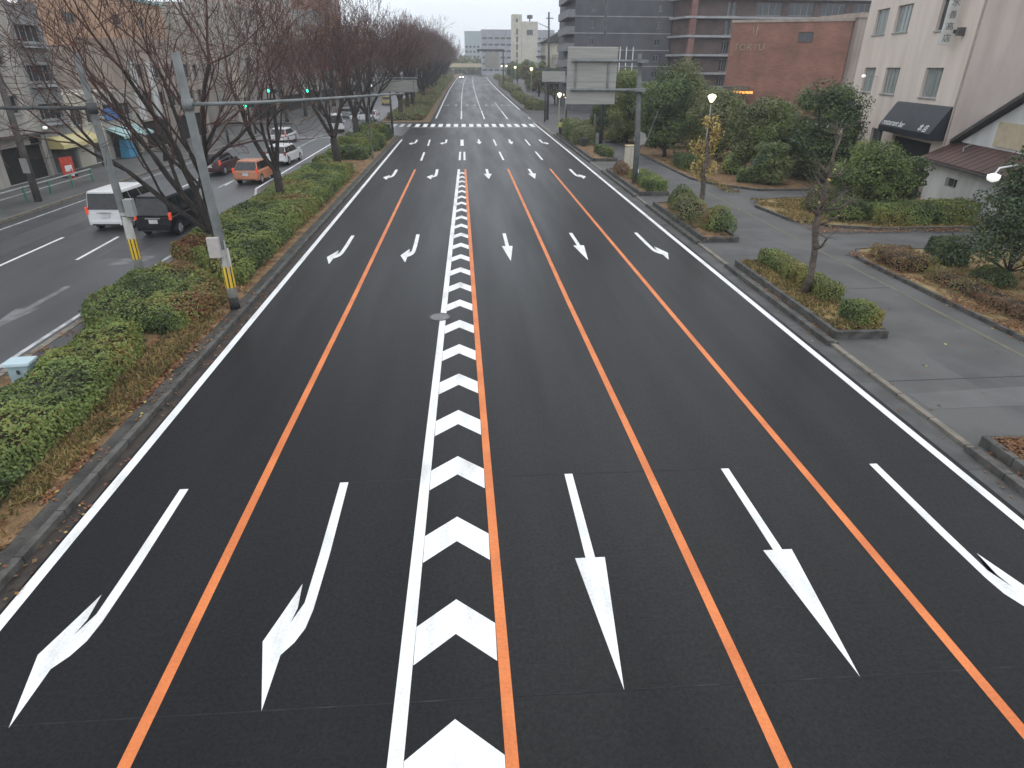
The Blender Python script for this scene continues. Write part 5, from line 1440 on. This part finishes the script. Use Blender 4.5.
# far traffic signals over the service road
M_GREEN = mat('lit green signal', (.05, .7, .5), (.06, .75, .55), emit=(.05, 1, .62), estr=3.2)
M_SIGBODY = mat('signal housing', (.06, .07, .07), (.09, .1, .1), rough=.5)
def signal_head(root, x, y, z):
    h = MB()
    h.path([(x - .42, y, z), (x - .43, y, z)], .2, 14)
    h = MB().box(x - .62, x + .62, y - .09, y + .09, z - .2, z + .2)
    ho_ = h.build('signal_head', M_SIGBODY, root, bevel=.08)
    for i, m in enumerate((M_GREEN, M_BLK, M_BLK)):
        q = MB().disc_x(.005, .15, 0, .03, (0, 0, 0), 16).build('lens', m, ho_)
        q.rotation_euler = (0, 0, R(90)); q.location = (x - .4 + .4 * i, y - .125, z)
    vz = MB()
    for i in range(3):
        c = x - .4 + .4 * i
        for k in range(6):
            a, b = R(10 + k * 27), R(10 + (k + 1) * 27)
            vz.add([(c + .17 * math.cos(a), y - .092, z + .17 * math.sin(a)), (c + .17 * math.cos(b), y - .092, z + .17 * math.sin(b)), (c + .17 * math.cos(b), y - .36, z + .17 * math.sin(b)), (c + .17 * math.cos(a), y - .36, z + .17 * math.sin(a))], [(0, 1, 2, 3)])
    vz.build('visor', M_SIGBODY, ho_)
def signal_mast(loc, label, arm_to, heads, z):
    r = empty('traffic_signal', loc, 0, label, 'traffic signal')
    MB().path([(0, 0, -.02), (0, 0, z + .9)], [.13, .09], 12).build('shaft', M_POLE, r, smooth=True)
    MB().path([(0, 0, z + .55), (arm_to, 0, z + .7)], [.06, .04], 8).build('arm', M_POLE, r)
    for x in heads:
        MB().path([(x, 0, z + .18), (x, 0, z + .62)], .03, 6).build('hanger', M_POLE, r)
        signal_head(r, x, 0, z)
signal_mast((-24.3, 80.6, .1), 'traffic signal mast at the left side street with two green lit heads', 8.4, (2.6, 6.95), 4.6)
signal_mast((-24.3, 71, .1), 'shorter traffic signal on the left footway showing a single green light', 3.2, (2.7,), 3.55)
# thin post on the median and the gantry sign
tp2 = empty('post', (-7.98, 58, .12), 0, 'thin grey post at the edge of the median paving', 'post')
MB().path([(0, 0, -.02), (0, 0, 4.2)], [.055, .045], 8).build('shaft', M_POLE, tp2)
MB().lathe([(.09, 0), (.09, .12), (.06, .14)], 8).build('base', M_POLE, tp2)
gs = empty('gantry_sign', (-8.33, 79, .1), 0, 'wide grey backed sign on a beam and dark post at the end of the median', 'sign')
MB().path([(0, 0, -.02), (0, 0, 5.95)], [.13, .11], 12).build('post', M_DSTEEL, gs, smooth=True)
MB().path([(-2.4, -.1, 5.98), (3.2, -.1, 5.98)], .07, 8).build('beam', M_STEEL, gs)
M_SIGNBACK = mat('sign back panel', (.31, .3, .275), (.37, .36, .335), scale=1.5, rough=.6, stretch=(.3, .3, 4))
MB().box(-1.35, 3.12, -.32, -.22, 4.55, 5.8).build('panel', M_SIGNBACK, gs, bevel=.02)
MB().box(-1.1, -1.0, -.4, -.325, 4.5, 5.85).box(2.7, 2.8, -.4, -.325, 4.5, 5.85).build('rib', M_STEEL, gs)

# big sign seen from behind, on the right
bs = empty('road_sign', (11.2, 43.6, .2), 0, 'big grey backed road sign held by two arms over the right hand lane', 'sign')
MB().path([(.2, 0, -.1), (.1, 0, 3), (-.22, 0, 7.85)], [.2, .18, .12], 16).build('pole', mat('grey sign pole', (.10, .108, .105), (.15, .16, .155), scale=2.5, rough=.65), bs, smooth=True)
pn = MB().box(-4.75, -1.6, -.1, -.02, 4.95, 8.2)
pno = pn.build('panel', M_SIGNBACK, bs, bevel=.12, seg=3)
for z in (5.8, 7.42):
    MB().path([(-4.5, -.26, z), (-.1, -.26, z)], .085, 10).build('arm', M_STEEL, bs, smooth=True)
    MB().box(-.42, .28, -.36, .22, z - .09, z + .09).build('clamp', M_STEEL, bs)
for x in (-4.2, -2.15): MB().box(x - .06, x + .06, -.175, -.103, 5.7, 7.5).build('rib', M_STEEL, bs)
for k in range(1, 5): MB().box(-4.7, -1.65, -.108, -.1005, 4.95 + k * .65, 4.965 + k * .65).build('seam', M_STEEL, pno)
MB().path([(.32, -.1, 0), (.32, -.1, 1.0)], .05, 8).build('marker', M_WPAINT, bs)
MB().path([(.25, -.05, 1.8), (.8, -.05, 3.0), (1.3, -.05, 4.6)], [.03, .025, .02], 6).build('stay', M_STEEL, bs)
ts = empty('traffic_sign', (12.0, 45.6, .25), 0, 'round traffic sign seen from behind beside the big sign pole', 'sign')
MB().path([(0, 0, -.02), (0, 0, 3.1)], .04, 8).build('post', M_STEEL, ts)
q = MB().disc_x(.01, .45, 0, .02, (0, 0, 0), 8).build('disc', M_SIGNBACK, ts)
q.rotation_euler = (0, 0, R(90)); q.location = (0, -.07, 2.65)
# cabinet and poles further up
uc = empty('utility_cabinet', (12.35, 49.4, .25), R(4), 'tall pale cream utility cabinet in the planter behind the big sign pole', 'cabinet')
MB().box(-.36, .36, -.25, .25, 0, 1.75).build('body', mat('cream steel', (.55, .5, .4), (.6, .56, .46), scale=4, rough=.5), uc, bevel=.03)
MB().box(-.39, .39, -.28, .28, 1.753, 1.84).build('lid', mat('tan steel lid', (.5, .38, .22), (.55, .43, .27), rough=.5), uc, bevel=.02)
MB().box(-.006, .006, -.258, -.251, .1, 1.65).build('door_seam', M_DKFRAME, uc)
u2 = empty('utility_pole', (13.75, 67.5, .1), 0, 'tall thin dark utility pole rising in front of the grey apartment block', 'pole')
MB().path([(0, 0, -.02), (-.15, 0, 6), (-.4, 0, 15)], [.19, .16, .11], 12).build('shaft', M_DSTEEL, u2, smooth=True)
MB().box(-1.1, .5, -.06, .06, 13.9, 14.05).build('crossarm', M_DSTEEL, u2)
u3 = empty('utility_pole', (12.6, 103.5, .03), 0, 'utility pole with a lamp arm on the far corner of the side street', 'pole')
MB().path([(0, 0, -.02), (0, 0, 7), (-.2, 0, 14.2)], [.2, .17, .12], 12).build('shaft', M_DSTEEL, u3, smooth=True)
MB().path([(0, 0, 12.2), (-1.6, 0, 12.8)], .04, 6).build('lamp_arm', M_DSTEEL, u3)
MB().box(-.6, .5, -.05, .05, 13.4, 13.5).build('crossarm', M_DSTEEL, u3)
s3 = empty('road_sign', (11.75, 99.5, .05), 0, 'smaller grey backed road sign under a dark header at the side street corner', 'sign')
MB().path([(0, 0, -.02), (0, 0, 7.1)], [.14, .11], 10).build('post', M_DSTEEL, s3, smooth=True)
MB().box(-.6, 2.7, -.34, -.24, 5.3, 6.65).build('panel', M_SIGNBACK, s3, bevel=.03)
MB().box(-1.7, 3.0, -.2, .1, 6.75, 7.05).build('header', M_DSTEEL, s3)
MB().path([(-.2, -.15, 5.1), (2.9, -.15, 5.1)], .06, 8).build('arm', M_DSTEEL, s3)
p5 = empty('post', (12.4, 83, .1), 0, 'dark post behind the big grey green box hedge', 'post')
MB().path([(0, 0, -.02), (0, 0, 4.6)], [.13, .11], 10).build('shaft', M_DSTEEL, p5, smooth=True)
MB().box(-.35, .35, -.16, -.12, 3.9, 4.5).build('plate', M_DSTEEL, p5)
p6 = empty('post', (13.4, 69.3, .1), 0, 'brown post standing just left of the tall utility pole', 'post')
MB().path([(0, 0, -.02), (0, 0, 2.8)], [.11, .1], 10).build('shaft', mat('brown steel', (.1, .07, .055), (.14, .1, .08), rough=.7), p6, smooth=True)
MB().lathe([(.12, 0), (.12, .05), (.02, .12)], 10, (0, 0, 2.8)).build('cap', M_DSTEEL, p6)
# bins
for k, (x, y, lab, s) in enumerate([(12.55, 67.9, 'larger black covered box on the footway beside the box hedge', 1.0), (11.7, 65.9, 'smaller dark box next to the larger black one', .62)]):
    b = empty('bin', (x, y, .26), R(5), lab, 'bin', None)
    MB().box(-.42 * s, .42 * s, -.35 * s, .35 * s, 0, 1.15 * s).build('body', M_BLK, b, bevel=.04)
    MB().box(-.45 * s, .45 * s, -.38 * s, .38 * s, 1.155 * s, 1.24 * s).build('lid', M_DSTEEL, b, bevel=.02)
# globe lamps
def globe_lamp(loc, h, label, warm=True):
    l = empty('street_lamp', loc, 0, label, 'street lamp', 'globe street lamps on the right')
    MB().path([(0, 0, -.02), (0, 0, .9), (0, 0, h - .35)], [.085, .075, .05], 12).build('post', mat('pale green post', (.2, .24, .17), (.26, .3, .22), scale=3, rough=.6), l, smooth=True)
    MB().lathe([(.05, -.36), (.12, -.3), (.3, .02), (.31, .1), (.2, .2), (.03, .24)], 16, (0, 0, h)).build('lamp_glass', M_LAMP, l, smooth=True)
    MB().lathe([(.07, -.42), (.09, -.36), (.06, -.33)], 12, (0, 0, h)).build('collar', M_DSTEEL, l)
    return l
globe_lamp((18.4, 50.3, .16), 5.15, 'nearest lit globe lamp on a pale green post among the evergreens')
globe_lamp((12.55, 90.5, .06), 3.95, 'low lit globe lamp under the smaller road sign, left of its pair')
globe_lamp((13.15, 89, .06), 3.95, 'low lit globe lamp under the smaller road sign, right of its pair')
for x, y, z, lab in [(12.6, 130, 6.9, 'lit globe lamp just past the side street'), (12.9, 175, 7.1, 'second lit globe lamp beyond the side street'), (13.6, 222, 7.4, 'third lit globe lamp beyond the side street'), (14.8, 272, 7.4, 'farthest lit globe lamp on the right, near the top of the avenue')]:
    globe_lamp((x, y, zr(y)), z - zr(y), lab)
for x, y, z, lab in [(-12.3, 140, 6.0, 'left one of three white lit lamps above the gantry sign'), (-11.2, 150, 6.2, 'middle one of three white lit lamps above the gantry sign'), (-10.2, 160, 6.6, 'right one of three white lit lamps above the gantry sign'), (-13.2, 100, 4.7, 'white lit lamp low among the trunks past the crosswalk')]:
    l = empty('street_lamp', (x, y, zr(y)), 0, lab, 'street lamp', 'lit lamps on the median')
    MB().path([(0, 0, -.02), (0, 0, z - zr(y))], [.1, .06], 8).build('post', M_POLE, l)
    MB().lathe([(.05, -.25), (.28, 0), (.2, .2), (.03, .25)], 10, (0, 0, z - zr(y))).build('lamp_glass', M_LAMPW, l, smooth=True)
# swan neck lamp by the conifer
sl = empty('street_lamp', (20.4, 22.6, .16), 0, 'white swan neck lamp beside the drooping conifer', 'street lamp')
MB().path([(0, 0, -.02), (0, 0, 3.6), (-.2, -.1, 3.95), (-.9, -.5, 4.12), (-1.95, -.95, 4.08), (-2.1, -1.0, 3.9)], [.06, .05, .035, .03, .03, .03], 8).build('post', M_WPAINT, sl, smooth=True)
MB().lathe([(.03, .14), (.2, .08), (.2, -.02), (.17, -.1), (.04, -.16)], 16, (-2.1, -1.0, 3.78)).build('lamp_glass', M_LAMPW, sl, smooth=True)
# flagpoles
for k, (x, lab) in enumerate([(23.45, 'left white flagpole before the grey apartment block'), (24.4, 'middle white flagpole before the grey apartment block'), (25.4, 'right white flagpole before the grey apartment block')]):
    f = empty('flagpole', (x, 105, .1), 0, lab, 'flagpole', 'flagpoles before the grey apartment block')
    MB().path([(0, 0, -.02), (0, 0, 9.8)], [.1, .07], 8).build('shaft', M_WPAINT, f)
    MB().lathe([(.02, -.1), (.12, 0), (.02, .1)], 8, (0, 0, 9.88)).build('finial', M_GOLD, f)
# far gantry and footbridge
fg = empty('gantry_sign', (12.6, 222, zr(222)), 0, 'far gantry sign with a dark header over the right side of the avenue', 'sign')
MB().path([(0, 0, -.02), (0, 0, 11)], [.25, .18], 10).build('post', M_DSTEEL, fg)
MB().box(-8.2, .3, -.2, .2, 10.4, 11.0).build('header', M_DSTEEL, fg)
MB().box(-5.8, -1.4, -.4, -.25, 5.6, 10.2).build('panel', M_SIGNBACK, fg)
fb_ = empty('footbridge', (0, 405, 2.17), 0, 'pale yellow footbridge crossing the far end of the avenue', 'footbridge')
MB().box(-9.5, 10.5, -1.4, 1.4, 4.9, 5.4).build('deck', mat('pale yellow steel', (.52, .45, .3), (.6, .53, .37), rough=.6), fb_)
MB().box(-9.5, 10.5, -1.46, -1.402, 4.6, 6.5).build('parapet', mat('pale yellow steel', (.5, .5, .3)), fb_)
for x in (-9, 10): MB().box(x - .5, x + .5, -.5, .5, 0, 4.89).build('pier', M_CONC, fb_)

# ------------------------------------------------------------------ vehicles (local +y is forward)
M_CGLASS = mat('car glass', (.012, .014, .016), (.02, .022, .025), rough=.06, spec=.6)
M_TYRE = mat('tyre rubber', (.015, .015, .016), (.025, .025, .026), rough=.85)
M_RIM = mat('alloy rim', (.42, .42, .43), (.5, .5, .51), rough=.3, metallic=.7)
M_TAIL = mat('lit tail light', (.5, .03, .02), (.6, .05, .03), rough=.25, emit=(1, .12, .04), estr=.35)
M_HEAD = mat('headlight glass', (.7, .7, .68), (.8, .8, .78), rough=.15)
M_HEADLIT = mat('lit headlight', (.9, .9, .85), (.95, .95, .9), emit=(1, .95, .8), estr=9)
M_PLATE = mat('number plate', (.62, .63, .6), (.7, .7, .67), rough=.5)
M_TRIM = mat('black plastic trim', (.018, .018, .019), (.03, .03, .031), rough=.6)
def paint(n, c, v=.12):
    m = mat(n, tuple(x * (1 - v) for x in c), tuple(min(1, x * (1 + v)) for x in c), scale=.8, rough=.28)
    b = m.node_tree.nodes['Principled BSDF']; b.inputs['Coat Weight'].default_value = .1; b.inputs['Coat Roughness'].default_value = .1
    return m
def panel(c, u0, u1, v0, v1, off=.008):
    """inset quad on a face given by 4 corners (bl, br, tr, tl)"""
    c = [Vector(p) for p in c]
    P = lambda u, v: (c[0] * (1 - u) + c[1] * u) * (1 - v) + (c[3] * (1 - u) + c[2] * u) * v
    n = (c[1] - c[0]).cross(c[3] - c[0]).normalized()
    q = [P(u0, v0), P(u1, v0), P(u1, v1), P(u0, v1)]
    mb = MB()
    mb.hexa([tuple(p - n * .01) for p in q] + [tuple(p + n * off) for p in q])
    return mb
def vehicle(name, label, loc, rz, L, Wd, Hh, body_m, cat, belt=.95, rear=.12, front=1.0, hood=.85, roof_in=.16, wr=.33, lit=True, group=None, headlit=False, boxy=True):
    r = empty(name, loc, rz, label, cat, group)
    y0, y1 = -L / 2, L / 2
    w = Wd / 2
    prof = [(y0 + .02, .32), (y0 - .0, .55), (y0 + .05, belt), (y1 - front - .15, belt + .02), (y1 - front * .35, belt - .06 if boxy else belt - .1), (y1 - .06, hood - .12), (y1, .55), (y1 - .05, .3),
            (y1 - .78 + wr, .26), (y1 - .78 + wr * .7, .26 + wr * .9), (y1 - .78, .3 + wr * 1.08), (y1 - .78 - wr * .7, .26 + wr * .9), (y1 - .78 - wr, .26),
            (y0 + .72 + wr, .26), (y0 + .72 + wr * .7, .26 + wr * .9), (y0 + .72, .3 + wr * 1.08), (y0 + .72 - wr * .7, .26 + wr * .9), (y0 + .72 - wr, .26)]
    bm_ = MB().ex(prof, -w, w)
    bo = bm_.build('body', body_m, r, bevel=.07, seg=3)
    # greenhouse
    zb, zt = belt - .02, Hh - .06
    cb = [(-w + .03, y0 + .06, zb), (w - .03, y0 + .06, zb), (w - .03, y1 - front, zb), (-w + .03, y1 - front, zb)]
    ri = roof_in
    ct = [(-w + ri, y0 + .06 + rear, zt), (w - ri, y0 + .06 + rear, zt), (w - ri, y1 - front - .75, zt), (-w + ri, y1 - front - .75, zt)]
    MB().hexa(cb + ct).build('cabin', body_m, r, bevel=.04)
    MB().hexa([(p[0] * 1.0, p[1], zt + .002) for p in ct] + [(p[0] * .93, p[1] + (.08 if p[1] < 0 else -.1), Hh) for p in ct]).build('roof', body_m, r, bevel=.05, seg=3)
    panel([cb[0], cb[1], ct[1], ct[0]], .03, .97, .1, .95).build('rear_window', M_CGLASS, r)
    panel([cb[2], cb[3], ct[3], ct[2]], .06, .94, .12, .95).build('windscreen', M_CGLASS, r)
    for a, b, c, d in ((cb[1], cb[2], ct[2], ct[1]), (cb[3], cb[0], ct[0], ct[3])):
        fw = [(.03, .335), (.35, .655), (.67, .95)]
        for u0, u1 in fw: panel([a, b, c, d], u0, u1, .14, .9).build('side_window', M_CGLASS, r)
    for sx in (-1, 1):
        MB().box(sx * (w - .05) - .06, sx * (w - .05) + .045, y0 - .015, y0 + .14, belt - .14, belt + .2).build('tail_light', M_TAIL if lit else mat('tail light', (.35, .02, .02), (.42, .03, .03), rough=.2), r, bevel=.02)
        MB().box(sx * (w - .22) - .2, sx * (w - .22) + .2, y1 - .14, y1 + .01, hood - .3, hood - .1).build('headlight', M_HEADLIT if headlit else M_HEAD, r, bevel=.03)
        MB().box(sx * (w + .02) - .02 if sx > 0 else -w - .2, sx * (w + .02) + .2 - .02 if sx > 0 else -w, y1 - front - .25, y1 - front - .12, belt, belt + .17).build('mirror', body_m, r, bevel=.03)
        for y in (y0 + .72, y1 - .78):
            t = MB().disc_x(wr * .62, wr, -.1, .1, (sx * (w - .11), y, wr), 24).build('wheel', M_TYRE, r, bevel=.02)
            rim = MB().disc_x(.03, wr * .63, -.02, .02, (sx * (w - .035), y, wr), 20)
            for k in range(5):
                a = 2 * PI * k / 5
                rim.path([(sx * (w - .01), y, wr), (sx * (w - .01), y + wr * .58 * math.cos(a), wr + wr * .58 * math.sin(a))], .028, 5)
            rim.build('rim', M_RIM, t)
    bp = MB().box(-w + .06, w - .06, y0 - .06, y0 + .1, .3, .52).build('bumper', body_m, r, bevel=.04)
    MB().box(-w + .2, w - .2, y0 - .065, y0 - .0605, .3, .37).build('lower_trim', M_TRIM, bp)
    MB().box(-.2, .2, y0 - .028, y0 - .005, belt - .3, belt - .12).build('number_plate', M_PLATE, r)
    MB().box(-.35, .35, y0 - .03, y0 - .004, belt - .09, belt - .04).build('garnish', M_RIM if lit else M_TRIM, r)
    return r
P_WHITE = paint('white car paint', (.72, .72, .72), .04)
P_BLACK = paint('black car paint', (.006, .007, .010))
P_BLACK.node_tree.nodes['Principled BSDF'].inputs['Specular IOR Level'].default_value = .25
P_BLACK.node_tree.nodes['Principled BSDF'].inputs['Coat Weight'].default_value = 0
P_ORANGE = paint('orange car paint', (.52, .2, .1))
P_DRED = paint('dark red car paint', (.05, .013, .013))
P_YEL = paint('yellow car paint', (.6, .47, .08))
P_SILVER = paint('silver car paint', (.4, .41, .42))
vehicle('minivan', 'white minivan driving away in the second lane, left of the black one', (-17.35, 34.5, 0), R(-3), 4.7, 1.72, 1.87, P_WHITE, 'van')
vehicle('minivan', 'black minivan with glowing tail lights beside the median hedge', (-14.45, 33.1, 0), R(-4), 4.7, 1.72, 1.85, P_BLACK, 'van')
vehicle('small_car', 'orange hatchback driving away behind the forked bare tree', (-14.75, 47.5, 0), R(-4), 3.9, 1.7, 1.5, P_ORANGE, 'car', belt=.88, rear=.5, front=1.2, roof_in=.2)
vehicle('small_car', 'white estate car ahead of the orange hatchback', (-15.1, 56.9, 0), R(-4), 4.5, 1.7, 1.5, P_WHITE, 'car', belt=.9, rear=.35, lit=False)
vehicle('small_car', 'dark red car half hidden behind the largest bare tree', (-18.5, 51.4, 0), R(-3), 4.0, 1.68, 1.5, P_DRED, 'car', belt=.9, rear=.35)
vehicle('small_car', 'white car with red tail lights farther ahead in the second lane', (-19.0, 72.5, 0), R(-3), 4.2, 1.7, 1.5, P_WHITE, 'car', belt=.9, rear=.4)
vehicle('van', 'white van waiting at the crossing beyond the third bare tree', (-15.9, 86, 0), R(10), 4.6, 1.75, 2.0, P_WHITE, 'van', lit=False)
vehicle('small_car', 'silver car passing the crossing past the white van', (-18.2, 108, 0), R(60), 4.3, 1.7, 1.48, P_SILVER, 'car', belt=.9, rear=.4, lit=False)
vehicle('small_car', 'white hatchback seen side on at the crossing behind the tree trunks', (-14.6, 101.5, 0), R(85), 4.1, 1.7, 1.5, P_WHITE, 'car', belt=.9, rear=.3, lit=False)
vehicle('taxi', 'yellow cab behind the last median trunk beyond the crosswalk', (-15.6, 140, zr(140)), R(5), 4.4, 1.7, 1.6, P_YEL, 'car', belt=.9, rear=.4, lit=False)
vehicle('small_car', 'oncoming car with lit headlights at the far end of the avenue', (-.9, 335, zr(335)), R(180), 4.4, 1.75, 1.6, P_WHITE, 'car', belt=.9, rear=.4, lit=False, headlit=True)

# ------------------------------------------------------------------ person in a bright jacket
def person(loc, rz, label):
    r = empty('person', loc, rz, label, 'person')
    V = {'pel': (0, 0, .95, .13), 'wst': (0, 0, 1.1, .125), 'chs': (0, .01, 1.35, .15), 'nek': (0, .01, 1.5, .06), 'hd': (0, .02, 1.62, .085), 'top': (0, .015, 1.73, .07),
         'hl': (-.1, 0, .9, .1), 'kl': (-.11, .14, .5, .065), 'al': (-.11, .02, .09, .045), 'tl': (-.11, .2, .04, .038), 'hr': (.1, 0, .9, .1), 'kr': (.11, .0, .5, .065), 'ar': (.11, -.22, .1, .045), 'tr': (.11, -.07, .04, .038),
         'sl': (-.19, 0, 1.42, .07), 'el': (-.25, -.04, 1.14, .05), 'wl': (-.24, .14, .94, .032), 'fl': (-.23, .19, .86, .026), 'sr': (.19, 0, 1.42, .07), 'er': (.25, -.06, 1.14, .05), 'wr': (.26, .08, .92, .032), 'fr': (.26, .12, .84, .026)}
    E = [('pel', 'wst'), ('wst', 'chs'), ('chs', 'nek'), ('nek', 'hd'), ('hd', 'top'), ('pel', 'hl'), ('hl', 'kl'), ('kl', 'al'), ('al', 'tl'), ('pel', 'hr'), ('hr', 'kr'), ('kr', 'ar'), ('ar', 'tr'),
         ('chs', 'sl'), ('sl', 'el'), ('el', 'wl'), ('wl', 'fl'), ('chs', 'sr'), ('sr', 'er'), ('er', 'wr'), ('wr', 'fr')]
    def skin(name, keys, edges, grow, m):
        me = bpy.data.meshes.new(name)
        idx = {k: i for i, k in enumerate(keys)}
        me.from_pydata([V[k][:3] for k in keys], [(idx[a], idx[b]) for a, b in edges], [])
        o = bpy.data.objects.new(name, me); COL.objects.link(o)
        sk = o.modifiers.new('skin', 'SKIN'); 
        for k, i in idx.items():
            d = me.skin_vertices[0].data[i] if me.skin_vertices else None
            if d: d.radius = (V[k][3] + grow, V[k][3] * (.8 if k in ('wst', 'chs', 'pel') else 1) + grow)
        sd = o.modifiers.new('sub', 'SUBSURF'); sd.levels = 1; sd.render_levels = 2
        me.materials.append(m); o.parent = r
        return o
    def mk_skin(name, keys, grow, m):
        # skin layer must exist before radii are set
        edges = [(a, b) for a, b in E if a in keys and b in keys]
        me = bpy.data.meshes.new(name)
        idx = {k: i for i, k in enumerate(keys)}
        me.from_pydata([V[k][:3] for k in keys], [(idx[a], idx[b]) for a, b in edges], [])
        o = bpy.data.objects.new(name, me); COL.objects.link(o)
        o.modifiers.new('skin', 'SKIN')
        if not me.skin_vertices:
            import bmesh
            b = bmesh.new(); b.from_mesh(me); b.verts.layers.skin.verify(); b.to_mesh(me); b.free()
        for k, i in idx.items():
            me.skin_vertices[0].data[i].radius = (V[k][3] + grow, V[k][3] * (.8 if k in ('wst', 'chs', 'pel') else 1) + grow)
        me.skin_vertices[0].data[0].use_root = True
        sd = o.modifiers.new('sub', 'SUBSURF'); sd.levels = 1; sd.render_levels = 2
        me.materials.append(m); o.parent = r
        return o
    mk_skin('body', list(V), 0, mat('skin', (.42, .26, .19), (.48, .31, .23), rough=.6))
    mk_skin('jacket', ['pel', 'wst', 'chs', 'sl', 'el', 'wl', 'sr', 'er', 'wr'], .022, mat('bright yellow green jacket', (.42, .5, .1), (.5, .58, .14), scale=5, rough=.7))
    mk_skin('trousers', ['pel', 'hl', 'kl', 'al', 'hr', 'kr', 'ar'], .016, mat('dark trousers', (.015, .016, .022), (.03, .03, .04), scale=5, rough=.9))
    MB().lathe([(.095, -.06), (.108, 0), (.1, .07), (.06, .12), (.01, .135)], 12, (0, 0, 1.66)).build('hair', mat('black hair', (.01, .009, .009), (.018, .016, .015), rough=.6), r, smooth=True)
    f = MB()
    for x in (-.035, .035): f.lathe([(.012, -.006), (.012, .006)], 6, (x, .105, 1.635))
    f.build('eyes', M_BLK, r)
    for x in (-.11, .11):
        MB().box(x - .05, x + .05, (.02 if x < 0 else -.22) - .06, (.24 if x < 0 else -.02), 0, .09).build('shoe', M_BLK, r, bevel=.03)
person((10.95, 77.2, .11), R(150), 'person in a bright yellow green jacket and dark trousers walking by the box hedge')

# ------------------------------------------------------------------ haze in the air
def haze():
    m = bpy.data.materials.new('haze')
    m.use_nodes = True
    nt = m.node_tree
    nt.nodes.clear()
    o = nt.nodes.new('ShaderNodeOutputMaterial')
    v = nt.nodes.new('ShaderNodeVolumePrincipled')
    v.inputs['Color'].default_value = (.93, .96, 1, 1)
    v.inputs['Density'].default_value = HAZE
    v.inputs['Anisotropy'].default_value = .0
    nt.links.new(v.outputs[0], o.inputs['Volume'])
    b = MB().box(-905, 905, -65, 1205, -1.1, 60)
    tag(b.build('haze', m), 'thin pale mist filling the air along the avenue', 'haze', kind='stuff')
HAZE = .0006
haze()
